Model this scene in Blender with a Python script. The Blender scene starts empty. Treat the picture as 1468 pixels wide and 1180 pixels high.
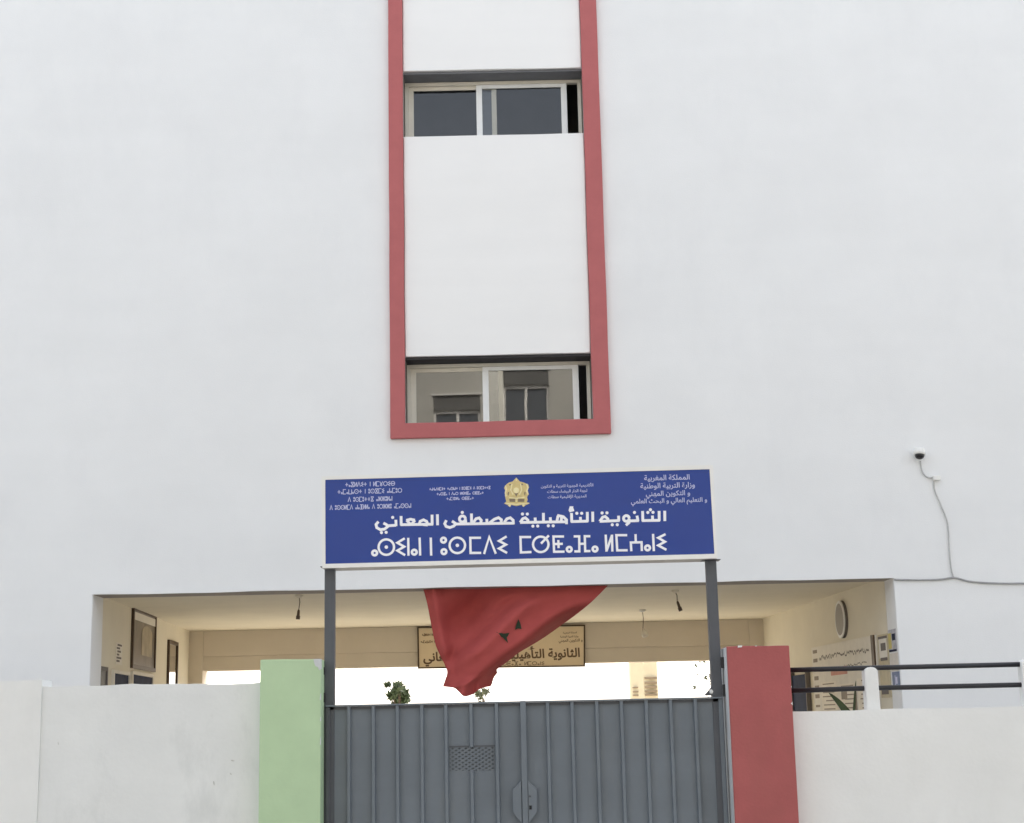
import bpy, bmesh, math, random
from mathutils import Vector, Matrix
from mathutils.bvhtree import BVHTree
R = math.radians
random.seed(7)
sc = bpy.context.scene
C = sc.collection

# ------------------------------------------------------------------ camera
EYE = Vector((0.0, 0.0, 1.6)); PITCH = R(11.48); ROLL = 0.0215; FPX = 2182.0
_f = Vector((0, math.cos(PITCH), math.sin(PITCH)))
_u0 = Vector((0, -math.sin(PITCH), math.cos(PITCH))); _x0 = Vector((1, 0, 0))
_r = _x0 * math.cos(ROLL) - _u0 * math.sin(ROLL)
_u = _x0 * math.sin(ROLL) + _u0 * math.cos(ROLL)
cam = bpy.data.cameras.new('camera'); cam.sensor_width = 36; cam.lens = 36 * FPX / 1468
cam.clip_start = 0.1; cam.clip_end = 3000
co = bpy.data.objects.new('camera', cam); C.objects.link(co)
M = Matrix((( _r.x, _u.x, -_f.x, EYE.x), (_r.y, _u.y, -_f.y, EYE.y), (_r.z, _u.z, -_f.z, EYE.z), (0, 0, 0, 1)))
co.matrix_world = M
sc.camera = co

# ------------------------------------------------------------------ world, sun, exposure
SUN_EL, SUN_AZ = 42.0, 12.0          # azimuth measured from +Y towards +X
w = bpy.data.worlds.new('World'); sc.world = w; w.use_nodes = True
nt = w.node_tree; bg = nt.nodes['Background']
sky = nt.nodes.new('ShaderNodeTexSky'); sky.sky_type = 'NISHITA'; sky.sun_disc = False
sky.sun_elevation = R(SUN_EL); sky.sun_rotation = R(SUN_AZ)
sky.air_density = 1.0; sky.dust_density = 3.5; sky.ozone_density = 1.0
hs = nt.nodes.new('ShaderNodeHueSaturation'); hs.inputs['Saturation'].default_value = 0.37      # thin bright haze: a pale sky
nt.links.new(sky.outputs[0], hs.inputs['Color']); nt.links.new(hs.outputs[0], bg.inputs[0]); bg.inputs[1].default_value = 0.15
sl = bpy.data.lights.new('sun', 'SUN'); sl.energy = 2.2; sl.angle = R(0.6); sl.color = (1.0, 0.95, 0.87)
so = bpy.data.objects.new('sun', sl); C.objects.link(so)
sd = Vector((math.sin(R(SUN_AZ)) * math.cos(R(SUN_EL)), math.cos(R(SUN_AZ)) * math.cos(R(SUN_EL)), math.sin(R(SUN_EL))))
so.rotation_euler = (-sd).to_track_quat('-Z', 'Y').to_euler(); so.location = sd * 60
sc.view_settings.view_transform = 'Standard'; sc.view_settings.look = 'None'
sc.view_settings.gamma = 1.0; sc.view_settings.exposure = 1.62
sc.cycles.max_bounces = 10; sc.cycles.diffuse_bounces = 6; sc.cycles.sample_clamp_indirect = 6.0

# ------------------------------------------------------------------ measuring helpers
def ray(px, py):
    return (_f * FPX + _r * (px - 734.0) + _u * (590.0 - py)).normalized()
def P(px, py, Y):
    d = ray(px, py); return EYE + d * ((Y - EYE.y) / d.y)
def on_plane(px, py, p0, n):
    d = ray(px, py); return EYE + d * ((p0 - EYE).dot(n) / d.dot(n))

# ------------------------------------------------------------------ materials
def srgb(r, g, b):
    f = lambda c: c / 12.92 if c <= 0.04045 else ((c + 0.055) / 1.055) ** 2.4
    return (f(r / 255), f(g / 255), f(b / 255))
MATS = {}
def mat(name, col, rough=0.6, var=0.06, scale=3.0, bump=0.0, bscale=60.0, metal=0.0, spec=0.5, streak=0.0, coat=0.0, dirt=None, dirt_amt=0.0, dirt_scale=1.2, wave=0.0):
    if name in MATS: return MATS[name]
    m = bpy.data.materials.new(name); m.use_nodes = True; MATS[name] = m
    n = m.node_tree.nodes; l = m.node_tree.links; b = n['Principled BSDF']
    b.inputs['Roughness'].default_value = rough; b.inputs['Metallic'].default_value = metal
    b.inputs['Specular IOR Level'].default_value = spec; b.inputs['Coat Weight'].default_value = coat
    tc = n.new('ShaderNodeTexCoord')
    nz = n.new('ShaderNodeTexNoise'); nz.inputs['Scale'].default_value = scale; nz.inputs['Detail'].default_value = 6; nz.inputs['Roughness'].default_value = 0.6
    l.new(tc.outputs['Object'], nz.inputs['Vector'])
    mr = n.new('ShaderNodeMapRange'); mr.inputs[1].default_value = 0.3; mr.inputs[2].default_value = 0.7
    mr.inputs[3].default_value = 1 - var; mr.inputs[4].default_value = 1 + var
    l.new(nz.outputs['Fac'], mr.inputs[0])
    vm = n.new('ShaderNodeVectorMath'); vm.operation = 'SCALE'; vm.inputs[0].default_value = col
    l.new(mr.outputs[0], vm.inputs['Scale'])
    out = vm.outputs[0]
    if streak:
        mp = n.new('ShaderNodeMapping'); mp.inputs['Scale'].default_value = (0.35, 0.35, 3.0)
        l.new(tc.outputs['Object'], mp.inputs[0])
        n2 = n.new('ShaderNodeTexNoise'); n2.inputs['Scale'].default_value = 1.3; n2.inputs['Detail'].default_value = 5
        l.new(mp.outputs[0], n2.inputs['Vector'])
        m2 = n.new('ShaderNodeMapRange'); m2.inputs[1].default_value = 0.3; m2.inputs[2].default_value = 0.7
        m2.inputs[3].default_value = 1 - streak; m2.inputs[4].default_value = 1 + streak
        l.new(n2.outputs['Fac'], m2.inputs[0])
        v2 = n.new('ShaderNodeVectorMath'); v2.operation = 'SCALE'
        l.new(out, v2.inputs[0]); l.new(m2.outputs[0], v2.inputs['Scale']); out = v2.outputs[0]
    if dirt:
        n3 = n.new('ShaderNodeTexNoise'); n3.inputs['Scale'].default_value = dirt_scale; n3.inputs['Detail'].default_value = 8; n3.inputs['Roughness'].default_value = 0.7
        mp3 = n.new('ShaderNodeMapping'); mp3.inputs['Scale'].default_value = (1.6, 1.0, 0.7)
        l.new(tc.outputs['Object'], mp3.inputs[0]); l.new(mp3.outputs[0], n3.inputs['Vector'])
        m3 = n.new('ShaderNodeMapRange'); m3.inputs[1].default_value = 0.52; m3.inputs[2].default_value = 0.8
        m3.inputs[3].default_value = 0; m3.inputs[4].default_value = dirt_amt
        l.new(n3.outputs['Fac'], m3.inputs[0])
        mx = n.new('ShaderNodeMix'); mx.data_type = 'RGBA'
        l.new(m3.outputs[0], mx.inputs['Factor']); l.new(out, mx.inputs['A']); mx.inputs['B'].default_value = (*dirt, 1); out = mx.outputs['Result']
    l.new(out, b.inputs['Base Color'])
    if bump or wave:
        nb = n.new('ShaderNodeTexNoise'); nb.inputs['Scale'].default_value = bscale; nb.inputs['Detail'].default_value = 4
        l.new(tc.outputs['Object'], nb.inputs['Vector'])
        bp = n.new('ShaderNodeBump'); bp.inputs['Strength'].default_value = bump; bp.inputs['Distance'].default_value = 0.01
        l.new(nb.outputs['Fac'], bp.inputs['Height']); last = bp
        if wave:
            nw = n.new('ShaderNodeTexNoise'); nw.inputs['Scale'].default_value = 0.9; nw.inputs['Detail'].default_value = 2
            mw = n.new('ShaderNodeMapping'); mw.inputs['Scale'].default_value = (0.5, 0.5, 1.6)
            l.new(tc.outputs['Object'], mw.inputs[0]); l.new(mw.outputs[0], nw.inputs['Vector'])
            bw = n.new('ShaderNodeBump'); bw.inputs['Strength'].default_value = 1.0; bw.inputs['Distance'].default_value = wave
            l.new(nw.outputs['Fac'], bw.inputs['Height']); l.new(bw.outputs[0], bp.inputs['Normal'])
        l.new(last.outputs[0], b.inputs['Normal'])
    return m

def glass_mat(name, tint, ior=1.75, wave=0.0):
    m = bpy.data.materials.new(name); m.use_nodes = True; n = m.node_tree.nodes; l = m.node_tree.links
    n.remove(n['Principled BSDF']); o = n['Material Output']
    t = n.new('ShaderNodeBsdfTransparent'); t.inputs[0].default_value = (*tint, 1)
    g = n.new('ShaderNodeBsdfGlossy'); g.inputs['Roughness'].default_value = 0.012; g.inputs['Color'].default_value = (1, 1, 1, 1)
    fr = n.new('ShaderNodeFresnel'); fr.inputs[0].default_value = ior
    mx = n.new('ShaderNodeMixShader'); l.new(fr.outputs[0], mx.inputs[0]); l.new(t.outputs[0], mx.inputs[1]); l.new(g.outputs[0], mx.inputs[2])
    if wave:
        tc = n.new('ShaderNodeTexCoord'); nz = n.new('ShaderNodeTexNoise'); nz.inputs['Scale'].default_value = 2.0; nz.inputs['Detail'].default_value = 1
        l.new(tc.outputs['Object'], nz.inputs['Vector']); bp = n.new('ShaderNodeBump'); bp.inputs['Distance'].default_value = wave
        l.new(nz.outputs['Fac'], bp.inputs['Height']); l.new(bp.outputs[0], g.inputs['Normal'])
    l.new(mx.outputs[0], o.inputs[0]); return m

white = mat('facade_plaster', (0.79, 0.80, 0.80), 0.85, 0.022, 1.1, 0.14, 70, spec=0.2, streak=0.008, wave=0.006, dirt=(0.72, 0.73, 0.735), dirt_amt=0.5, dirt_scale=0.6)
white2 = mat('facade_panel', (0.83, 0.83, 0.82), 0.85, 0.012, 0.8, 0.10, 90, spec=0.2, streak=0.012, wave=0.008)
soffit_m = mat('soffit_shade', (0.34, 0.31, 0.28), 0.9, 0.06, 3, 0.1, 60, spec=0.1)
reveal_m = mat('reveal_dark', (0.16, 0.145, 0.125), 0.9, 0.08, 6, spec=0.1)
midgrey = mat('head_shade_mid', (0.15, 0.155, 0.165), 0.7, 0.08, 6, 0.05, 60, spec=0.2)
darkgrey = mat('head_shade_dark', (0.045, 0.044, 0.048), 0.7, 0.08, 6, 0.05, 60, spec=0.2)
redtrim = mat('red_trim_paint', (0.44, 0.137, 0.138), 0.8, 0.05, 5, 0.15, 70, spec=0.2)
redpil = mat('red_pillar_paint', (0.385, 0.112, 0.11), 0.8, 0.06, 4, 0.18, 45, spec=0.2, dirt=(0.28, 0.11, 0.09), dirt_amt=0.35)
greenpil = mat('green_pillar_paint', (0.46, 0.61, 0.39), 0.8, 0.04, 4, 0.15, 45, spec=0.2, dirt=(0.50, 0.63, 0.42), dirt_amt=0.5)
wallpaint = mat('boundary_plaster', (0.74, 0.755, 0.745), 0.9, 0.035, 2.2, 0.16, 38, spec=0.15, streak=0.02, dirt=(0.54, 0.56, 0.55), dirt_amt=0.75, dirt_scale=1.1, wave=0.014)
wallpaint2 = mat('boundary_plaster_fresh', (0.78, 0.79, 0.775), 0.9, 0.03, 2.2, 0.14, 38, spec=0.15, dirt=(0.68, 0.685, 0.66), dirt_amt=0.4, wave=0.012)
pilside = mat('bare_render', (0.58, 0.60, 0.61), 0.9, 0.08, 6, 0.4, 50, spec=0.15)
cream = mat('cream_plaster', (0.74, 0.69, 0.57), 0.85, 0.03, 2, 0.15, 60, spec=0.2, wave=0.008)
cream2 = mat('cream_plaster_beam', (0.68, 0.615, 0.525), 0.85, 0.03, 2, 0.15, 60, spec=0.2)
gate_m = mat('gate_grey_paint', (0.155, 0.18, 0.205), 0.55, 0.07, 2.5, 0.08, 25, spec=0.35, streak=0.05, wave=0.009, dirt=(0.20, 0.21, 0.21), dirt_amt=0.35, dirt_scale=3.0)
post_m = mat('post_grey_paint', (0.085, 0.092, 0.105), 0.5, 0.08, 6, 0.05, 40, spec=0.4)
blk = mat('black_steel', (0.012, 0.012, 0.015), 0.45, 0.1, 8, 0.03, 50)
dark = mat('dark_opening', (0.012, 0.012, 0.014), 0.8, 0.1)
alu = mat('aluminium_cream', (0.64, 0.61, 0.53), 0.5, 0.05, 6)
alu_w = mat('aluminium_white', (0.74, 0.75, 0.74), 0.45, 0.04, 6)
boxwhite = mat('white_box_metal', (0.80, 0.80, 0.77), 0.45, 0.03, 3)
letter_w = mat('white_vinyl', (0.85, 0.86, 0.90), 0.5, 0.01, 3)
letter_s = mat('pale_vinyl', (0.47, 0.50, 0.72), 0.5, 0.01, 3)
gold = mat('gold_print', (0.62, 0.50, 0.22), 0.5, 0.12, 30)
gold2 = mat('gold_print_pale', (0.80, 0.72, 0.42), 0.5, 0.1, 30)
gold3 = mat('gold_print_dark', (0.20, 0.15, 0.10), 0.5, 0.1, 30)
wood = mat('dark_wood', (0.075, 0.045, 0.025), 0.5, 0.2, 12, 0.1, 40)
paper = mat('paper', (0.76, 0.72, 0.64), 0.8, 0.05, 6)
paper_y = mat('paper_yellow', (0.55, 0.47, 0.16), 0.8, 0.1, 6)
paper_b = mat('paper_blue', (0.14, 0.19, 0.32), 0.7, 0.2, 9)
paper_p = mat('paper_pink', (0.60, 0.30, 0.24), 0.8, 0.1, 6)
ink = mat('brown_ink', (0.15, 0.09, 0.055), 0.7, 0.1)
ink_g = mat('grey_ink', (0.19, 0.17, 0.155), 0.8, 0.1, spec=0.1)
plaq = mat('plaque_cream', (0.80, 0.66, 0.46), 0.6, 0.02, 4)
navy = mat('navy_paint', (0.018, 0.026, 0.06), 0.7, 0.2, 5, spec=0.06)
picture_m = mat('dark_picture', (0.13, 0.10, 0.075), 0.35, 0.5, 2.6, spec=0.5)
picture_p = mat('picture_pale', (0.33, 0.27, 0.17), 0.4, 0.3, 4)
concrete = mat('pavement', (0.40, 0.38, 0.35), 0.9, 0.12, 2, 0.4, 30)
court = mat('courtyard_paving', (0.50, 0.45, 0.365), 0.9, 0.08, 1, 0.3, 30)
asphalt = mat('asphalt', (0.06, 0.06, 0.062), 0.9, 0.2, 3, 0.5, 60)
kerbm = mat('kerb_stone', (0.42, 0.41, 0.39), 0.9, 0.1, 3, 0.3, 30)
oppwall = mat('beige_render', (0.36, 0.34, 0.295), 0.85, 0.08, 0.6, 0.1, 30, streak=0.05)
opptrim = mat('pale_render', (0.60, 0.57, 0.52), 0.85, 0.05, 1)
leafm = mat('leaf', (0.060, 0.085, 0.035), 0.6, 0.5, 3)
leafm2 = mat('leaf_pale', (0.12, 0.13, 0.065), 0.6, 0.5, 3)
bark = mat('bark', (0.10, 0.075, 0.05), 0.9, 0.3, 8, 0.5, 30)
flag_red = mat('flag_red', (0.41, 0.085, 0.078), 0.9, 0.06, 4, 0.12, 220, spec=0.02)
flag_green = mat('flag_green', (0.018, 0.03, 0.012), 0.8, 0.1, 9)
bulb_m = mat('bulb_glass', (0.75, 0.70, 0.6), 0.2, 0.02)
plastic_w = mat('white_plastic', (0.78, 0.78, 0.75), 0.4, 0.02)
cable_m = mat('grey_cable', (0.46, 0.46, 0.45), 0.6, 0.1, 9)
cable_d = mat('weathered_cable', (0.33, 0.335, 0.33), 0.7, 0.15, 9)
pane_m = glass_mat('tinted_glass', (0.92, 0.93, 0.93), 1.78, 0.0003)
pane_u = glass_mat('clear_glass', (0.92, 0.93, 0.93), 1.45, 0.0006)
dome_m = mat('dome_black', (0.01, 0.01, 0.012), 0.08, 0.05)

def blue_mat():
    m = mat('sign_blue', (0.008, 0.043, 0.265), 0.2, 0.03, 3, spec=0.42, wave=0.02)
    n = m.node_tree.nodes; l = m.node_tree.links; b = n['Principled BSDF']
    b.inputs['Coat Weight'].default_value = 0.0; b.inputs['Coat Roughness'].default_value = 0.12
    return m
blue = blue_mat()

# ------------------------------------------------------------------ mesh helpers
def add_box(bm, x0, x1, y0, y1, z0, z1):
    v = [bm.verts.new((x, y, z)) for z in (z0, z1) for y in (y0, y1) for x in (x0, x1)]
    for q in ((0, 2, 3, 1), (4, 5, 7, 6), (0, 1, 5, 4), (2, 6, 7, 3), (0, 4, 6, 2), (1, 3, 7, 5)):
        bm.faces.new([v[i] for i in q])
    return v
def add_slab(bm, pts, off):
    """prism over polygon pts (3D), extruded by vector off"""
    a = [bm.verts.new(p) for p in pts]; b = [bm.verts.new(Vector(p) + off) for p in pts]; k = len(pts)
    bm.faces.new(a); bm.faces.new(b[::-1])
    for i in range(k): bm.faces.new((a[i], b[i], b[(i + 1) % k], a[(i + 1) % k]))
def add_tube(bm, pts, r, seg=8, r1=None):
    pts = [Vector(p) for p in pts]; rings = []; n = len(pts)
    ref = Vector((0, 0, 1))
    for i, p in enumerate(pts):
        t = (pts[min(i + 1, n - 1)] - pts[max(i - 1, 0)]).normalized()
        a = t.cross(ref)
        if a.length < 0.05: a = t.cross(Vector((0, 1, 0)))
        a.normalize(); b = t.cross(a).normalized()
        rr = r if r1 is None else r + (r1 - r) * i / (n - 1)
        rings.append([bm.verts.new(p + (a * math.cos(q) + b * math.sin(q)) * rr) for q in [2 * math.pi * k / seg for k in range(seg)]])
    for i in range(n - 1):
        for k in range(seg):
            bm.faces.new((rings[i][k], rings[i][(k + 1) % seg], rings[i + 1][(k + 1) % seg], rings[i + 1][k]))
    bm.faces.new(rings[0][::-1]); bm.faces.new(rings[-1])
def add_lathe(bm, c, axis, prof, seg=20):
    """prof: list of (radius, distance along axis)"""
    axis = Vector(axis).normalized(); a = axis.orthogonal().normalized(); b = axis.cross(a); c = Vector(c); rings = []
    for r, h in prof:
        rings.append([bm.verts.new(c + axis * h + (a * math.cos(q) + b * math.sin(q)) * max(r, 1e-4)) for q in [2 * math.pi * k / seg for k in range(seg)]])
    for i in range(len(prof) - 1):
        for k in range(seg): bm.faces.new((rings[i][k], rings[i][(k + 1) % seg], rings[i + 1][(k + 1) % seg], rings[i + 1][k]))
    bm.faces.new(rings[0][::-1]); bm.faces.new(rings[-1])
def wavy(pts, amp, step=.12):
    """subdivide a polygon in an X-Z plane and let its edges wander a few mm, as hand-run plaster does"""
    from mathutils import noise
    out = []
    for i, a in enumerate(pts):
        c = pts[(i + 1) % len(pts)]; n = max(1, int((c - a).length / step))
        for k in range(n):
            p = a.lerp(c, k / n)
            out.append(Vector((p.x + amp * noise.noise(Vector((p.z * 1.3, p.x * .9, 2.2))), p.y, p.z + amp * noise.noise(Vector((p.x * 1.6, p.z * .7, 7.7))))))
    return out
def obj(name, bm, m, parent=None, smooth=False, bevel=0.0):
    bmesh.ops.recalc_face_normals(bm, faces=bm.faces)
    me = bpy.data.meshes.new(name); bm.to_mesh(me); bm.free()
    if smooth:
        for p in me.polygons: p.use_smooth = True
    for k in (m if isinstance(m, (list, tuple)) else [m]): me.materials.append(k)
    o = bpy.data.objects.new(name, me); C.objects.link(o)
    if bevel:
        b = o.modifiers.new('bevel', 'BEVEL'); b.width = bevel; b.segments = 2; b.limit_method = 'ANGLE'
    if parent:
        o.parent = parent; o.matrix_parent_inverse = Matrix.Translation(-parent.location)
    return o
def thing(name, label, cat, loc, group=None):
    o = bpy.data.objects.new(name, None); C.objects.link(o); o.location = loc; o.empty_display_size = 0.2
    o['label'] = label; o['category'] = cat
    if group: o['group'] = group
    return o
def tag(o, label, cat, group=None):
    o['label'] = label; o['category'] = cat
    if group: o['group'] = group
    return o
def struct(name, bm, m, parent=None):
    o = obj(name, bm, m, parent); o['kind'] = 'structure'; return o
def BM(): return bmesh.new()

YD, YG = 17.0, 11.5      # facade plane, gate plane
WT = 0.45                # facade wall thickness

# ------------------------------------------------------------------ ground
bm = BM(); add_box(bm, -400, 400, -400, 800, -0.5, -0.13); struct('ground', bm, concrete)
bm = BM(); add_box(bm, -120, 120, -5.5, 6.5, -0.12, -0.11); struct('road', bm, asphalt)
bm = BM(); add_box(bm, -120, 120, 6.8, 16.8, -0.12, 0.0); struct('pavement', bm, concrete)
bm = BM(); add_box(bm, -120, 120, 6.5, 6.795, -0.12, 0.012); struct('kerb', bm, kerbm)
bm = BM(); add_box(bm, -120, 120, -9.0, -5.8, -0.12, 0.0); struct('far_pavement', bm, concrete)
bm = BM(); add_box(bm, -120, 120, -5.795, -5.5, -0.12, 0.012); struct('far_kerb', bm, kerbm)
bm = BM(); add_box(bm, -45, 45, 16.805, 24.9, -0.12, 0.0); struct('passage_floor', bm, mat('low_bounce_floor', (0.26, 0.24, 0.20), 0.7, 0.1, 3))  # unseen floor, coloured darker to cut the light bounced up
bm = BM(); add_box(bm, -45, 45, 24.905, 110, -0.12, 0.0); struct('courtyard', bm, court)

# ------------------------------------------------------------------ school building
school = thing('school_building', 'tall white plastered school block with a red framed window strip and open passage below', 'building', (0, YD, 0))
BX0, BX1, BZ1 = -16.0, 16.0, 12.6
# opening
oTL, oTR = P(133, 852, YD), P(1281, 828, YD)
OX0, OX1, OZ = oTL.x, oTR.x, (oTL.z + oTR.z) / 2
def rect_px(x0, y0l, x1, y0r, y1l, y1r, Y):
    a, b, c, d = P(x0, y0l, Y), P(x1, y0r, Y), P(x1, y1r, Y), P(x0, y1l, Y)
    return (min((a.x + d.x) / 2, (b.x + c.x) / 2), max((a.x + d.x) / 2, (b.x + c.x) / 2), (c.z + d.z) / 2, (a.z + b.z) / 2)
wu = rect_px(579, 103, 834, 98, 197, 192, YD)      # x0,x1,z0,z1
wl = rect_px(580, 512, 850, 506, 608, 602, YD)
WX0, WX1 = (wu[0] + wl[0]) / 2, (wu[1] + wl[1]) / 2
holes = [(OX0, OX1, -0.2, OZ), (WX0, WX1, wl[2], wl[3]), (WX0, WX1, wu[2], wu[3])]
def wall_with_holes(bm, x0, x1, z0, z1, holes, y0, y1):
    xs = sorted({x0, x1, *[h[0] for h in holes], *[h[1] for h in holes]})
    zs = sorted({z0, z1, *[max(h[2], z0) for h in holes], *[h[3] for h in holes]})
    V = {}
    def vv(x, y, z):
        k = (round(x, 5), round(y, 5), round(z, 5))
        if k not in V: V[k] = bm.verts.new((x, y, z))
        return V[k]
    def inh(x, z): return any(h[0] < x < h[1] and h[2] < z < h[3] for h in holes) or not (x0 < x < x1 and z0 < z < z1)
    for i in range(len(xs) - 1):
        for j in range(len(zs) - 1):
            a, b, c, d = xs[i], xs[i + 1], zs[j], zs[j + 1]; mx, mz = (a + b) / 2, (c + d) / 2
            if inh(mx, mz): continue
            bm.faces.new((vv(a, y0, c), vv(b, y0, c), vv(b, y0, d), vv(a, y0, d)))
            bm.faces.new((vv(a, y1, c), vv(a, y1, d), vv(b, y1, d), vv(b, y1, c)))
            if inh(a - 1e-3, mz): bm.faces.new((vv(a, y0, c), vv(a, y0, d), vv(a, y1, d), vv(a, y1, c)))
            if inh(b + 1e-3, mz): bm.faces.new((vv(b, y0, c), vv(b, y1, c), vv(b, y1, d), vv(b, y0, d)))
            if inh(mx, c - 1e-3): bm.faces.new((vv(a, y0, c), vv(a, y1, c), vv(b, y1, c), vv(b, y0, c)))
            if inh(mx, d + 1e-3): bm.faces.new((vv(a, y0, d), vv(b, y0, d), vv(b, y1, d), vv(a, y1, d)))
bm = BM(); wall_with_holes(bm, BX0, BX1, -0.1, BZ1, holes, YD, YD + WT)
facade = obj('facade_wall', bm, white, school, bevel=0.012)
# bulk of the building above the passage and to both sides (dark rooms behind the glass)
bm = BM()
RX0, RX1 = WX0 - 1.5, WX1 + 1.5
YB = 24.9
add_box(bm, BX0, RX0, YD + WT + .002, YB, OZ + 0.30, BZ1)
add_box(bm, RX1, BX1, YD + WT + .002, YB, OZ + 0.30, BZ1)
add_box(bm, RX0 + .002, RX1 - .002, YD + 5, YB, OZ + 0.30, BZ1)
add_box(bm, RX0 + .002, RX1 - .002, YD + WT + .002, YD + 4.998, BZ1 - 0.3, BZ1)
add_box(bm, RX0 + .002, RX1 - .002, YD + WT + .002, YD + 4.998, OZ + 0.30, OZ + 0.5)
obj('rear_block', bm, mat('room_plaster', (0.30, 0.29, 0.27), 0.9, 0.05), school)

# raised red frame: two uprights and the bottom rail
PR = 0.065
tl_b, tl_r = P(559, 628, YD - PR), P(877, 622, YD - PR)
TX0 = (P(556, 100, YD - PR).x + P(559.5, 500, YD - PR).x) / 2
TX1 = (P(858, 100, YD - PR).x + P(872, 500, YD - PR).x) / 2
TZ0 = (tl_b.z + tl_r.z) / 2
IX0, IX1 = WX0 + 0.0, WX1 - 0.0
bm = BM()
for zc in (TZ0,):
    ring = [(TX0, zc), (TX1, zc), (TX1, 11.9), (IX1, 11.9), (IX1, wl[2]), (IX0, wl[2]), (IX0, 11.9), (TX0, 11.9)]
    add_slab(bm, wavy([Vector((x, YD - PR, z)) for x, z in ring], .0045), Vector((0, PR - .002, 0)))
obj('red_frame', bm, redtrim, school, bevel=0.008)
# panels between the windows, a few mm proud
for sz0, sz1 in ((wl[3], wu[2]), (wu[3], 11.718)):
    bm = BM(); add_slab(bm, wavy([Vector((x, YD - .022, z)) for x, z in ((IX0 + .006, sz0), (IX1 - .006, sz0), (IX1 - .006, sz1), (IX0 + .006, sz1))], .006), Vector((0, .02, 0)))
    obj('spandrel_panel', bm, white2, school, bevel=0.006)

# windows
def make_window(z0, z1, pxs, dark_soffit, pane_m):
    """pxs: picture columns (at window plane): left sash right stile, back stile, right sash right stile"""
    yw = YD + 0.25
    win = obj('window', (lambda b: (add_box(b, WX0 + .004, WX1 - .004, yw - 0.005, yw + 0.06, z1 - 0.075, z1 - 0.035),
                                    add_box(b, WX0 + .004, WX1 - .004, yw - 0.005, yw + 0.06, z0 + .002, z0 + 0.012),
                                    add_box(b, WX0 + .004, WX0 + 0.045, yw - 0.003, yw + 0.06, z0 + .036, z1 - 0.076),
                                    add_box(b, WX1 - 0.045, WX1 - .004, yw - 0.003, yw + 0.06, z0 + .036, z1 - 0.076), b)[-1])(BM()), alu, school, bevel=0.003)
    xa, xb, xc = [ (px) for px in pxs]
    zi0, zi1 = z0 + .013, z1 - .077
    def sash(x0, x1, y, m, sw=0.06, tw=0.045):
        b = BM()
        add_box(b, x0, x0 + sw, y, y + 0.028, zi0, zi1); add_box(b, x1 - sw, x1, y, y + 0.028, zi0, zi1)
        add_box(b, x0 + sw, x1 - sw, y + .001, y + 0.027, zi1 - tw, zi1); add_box(b, x0 + sw, x1 - sw, y + .001, y + 0.027, zi0, zi0 + .016)
        s = obj('sash', b, m, win, bevel=0.003)
        b = BM(); add_box(b, x0 + sw - .004, x1 - sw + .004, y + 0.012, y + 0.017, zi0 + .012, zi1 - tw + .004)
        return s, b
    # back sash sits left, front sash slid left of its end so a dark gap stays at the right
    s, b = sash(WX0 + 0.046, xb, yw + 0.033, alu); obj('pane', b, pane_m, win)
    s, b = sash(xa, xc, yw + 0.001, alu_w, 0.07); obj('pane', b, pane_m, win)
    bm = BM(); add_box(bm, WX0 + .003, WX1 - .003, YD + 0.012, yw + 0.06, z1 - 0.030, z1 - 0.001)
    obj('head_box', bm, dark_soffit, win)  # recess-head soffit sheet; its deep shade is put into the grey
    for rx in (WX0 + .001, WX1 - .0035):
        bm = BM(); add_box(bm, rx, rx + .0025, YD + .012, yw + .06, z0 + .002, z1 - .031); obj('reveal', bm, reveal_m, win)  # thin lining that makes the recess side dark taupe
    return win
def pxx(px, py): return P(px, py, YD + 0.26).x
w1 = make_window(wl[2], wl[3], (pxx(692, 560), pxx(722, 560), pxx(830, 560)), darkgrey, pane_m)
w2 = make_window(wu[2], wu[3], (pxx(683, 155), pxx(712, 155), pxx(813, 155)), midgrey, pane_u)

# ------------------------------------------------------------------ passage through the ground floor
CZ = OZ + 0.035          # ceiling
lf = P(133, 852, YD + WT); rf = P(1281, 828, YD)
# back corners: same height as ceiling
def at_height(px, py, z):
    d = ray(px, py); return EYE + d * ((z - EYE.z) / d.z)
lb, rb = at_height(272, 903, CZ), at_height(1093, 889, CZ)
BYB = (lb.y + rb.y) / 2
lb = P(272, 903, BYB); rb = P(1093, 889, BYB)
LW0 = Vector((OX0 - 0.06, YD + WT, 0)); LW1 = Vector((lb.x, BYB, 0))
RW0 = Vector((OX1, YD + WT, 0)); RW1 = Vector((rb.x, BYB, 0))
Ln = Vector((LW1.y - LW0.y, -(LW1.x - LW0.x), 0)).normalized()      # faces +x
Rn = Vector((-(RW1.y - RW0.y), RW1.x - RW0.x, 0)).normalized()      # faces -x
up = Vector((0, 0, 1))
bm = BM(); add_slab(bm, [LW0, LW1, LW1 + up * CZ, LW0 + up * CZ], -Ln * 0.3); obj('passage_side_wall', bm, cream, school)
bm = BM(); add_slab(bm, [RW0, RW1, RW1 + up * CZ, RW0 + up * CZ], -Rn * 0.3); obj('passage_side_wall', bm, cream, school)
bm = BM(); add_box(bm, BX0, BX1, YD + WT + .002, YB, CZ, CZ + 0.24); obj('passage_ceiling', bm, cream, school)
# hand-run plaster arris along the opening's head
bm = BM(); add_slab(bm, wavy([Vector((x, YD - .004, z)) for x, z in ((OX0 - .012, OZ + .05), (OX0 - .012, OZ - .006), (OX1 + .012, OZ - .006), (OX1 + .012, OZ + .05))], .011, .2), Vector((0, .028, 0)))
obj('plaster_arris', bm, white, school)
# soffit of the street lintel, its shade put into a taupe colour
bm = BM(); add_box(bm, OX0 + .002, OX1 - .002, YD + 0.03, YD + WT - .004, OZ - 0.006, OZ - 0.001); obj('lintel_soffit', bm, soffit_m, school)
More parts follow.
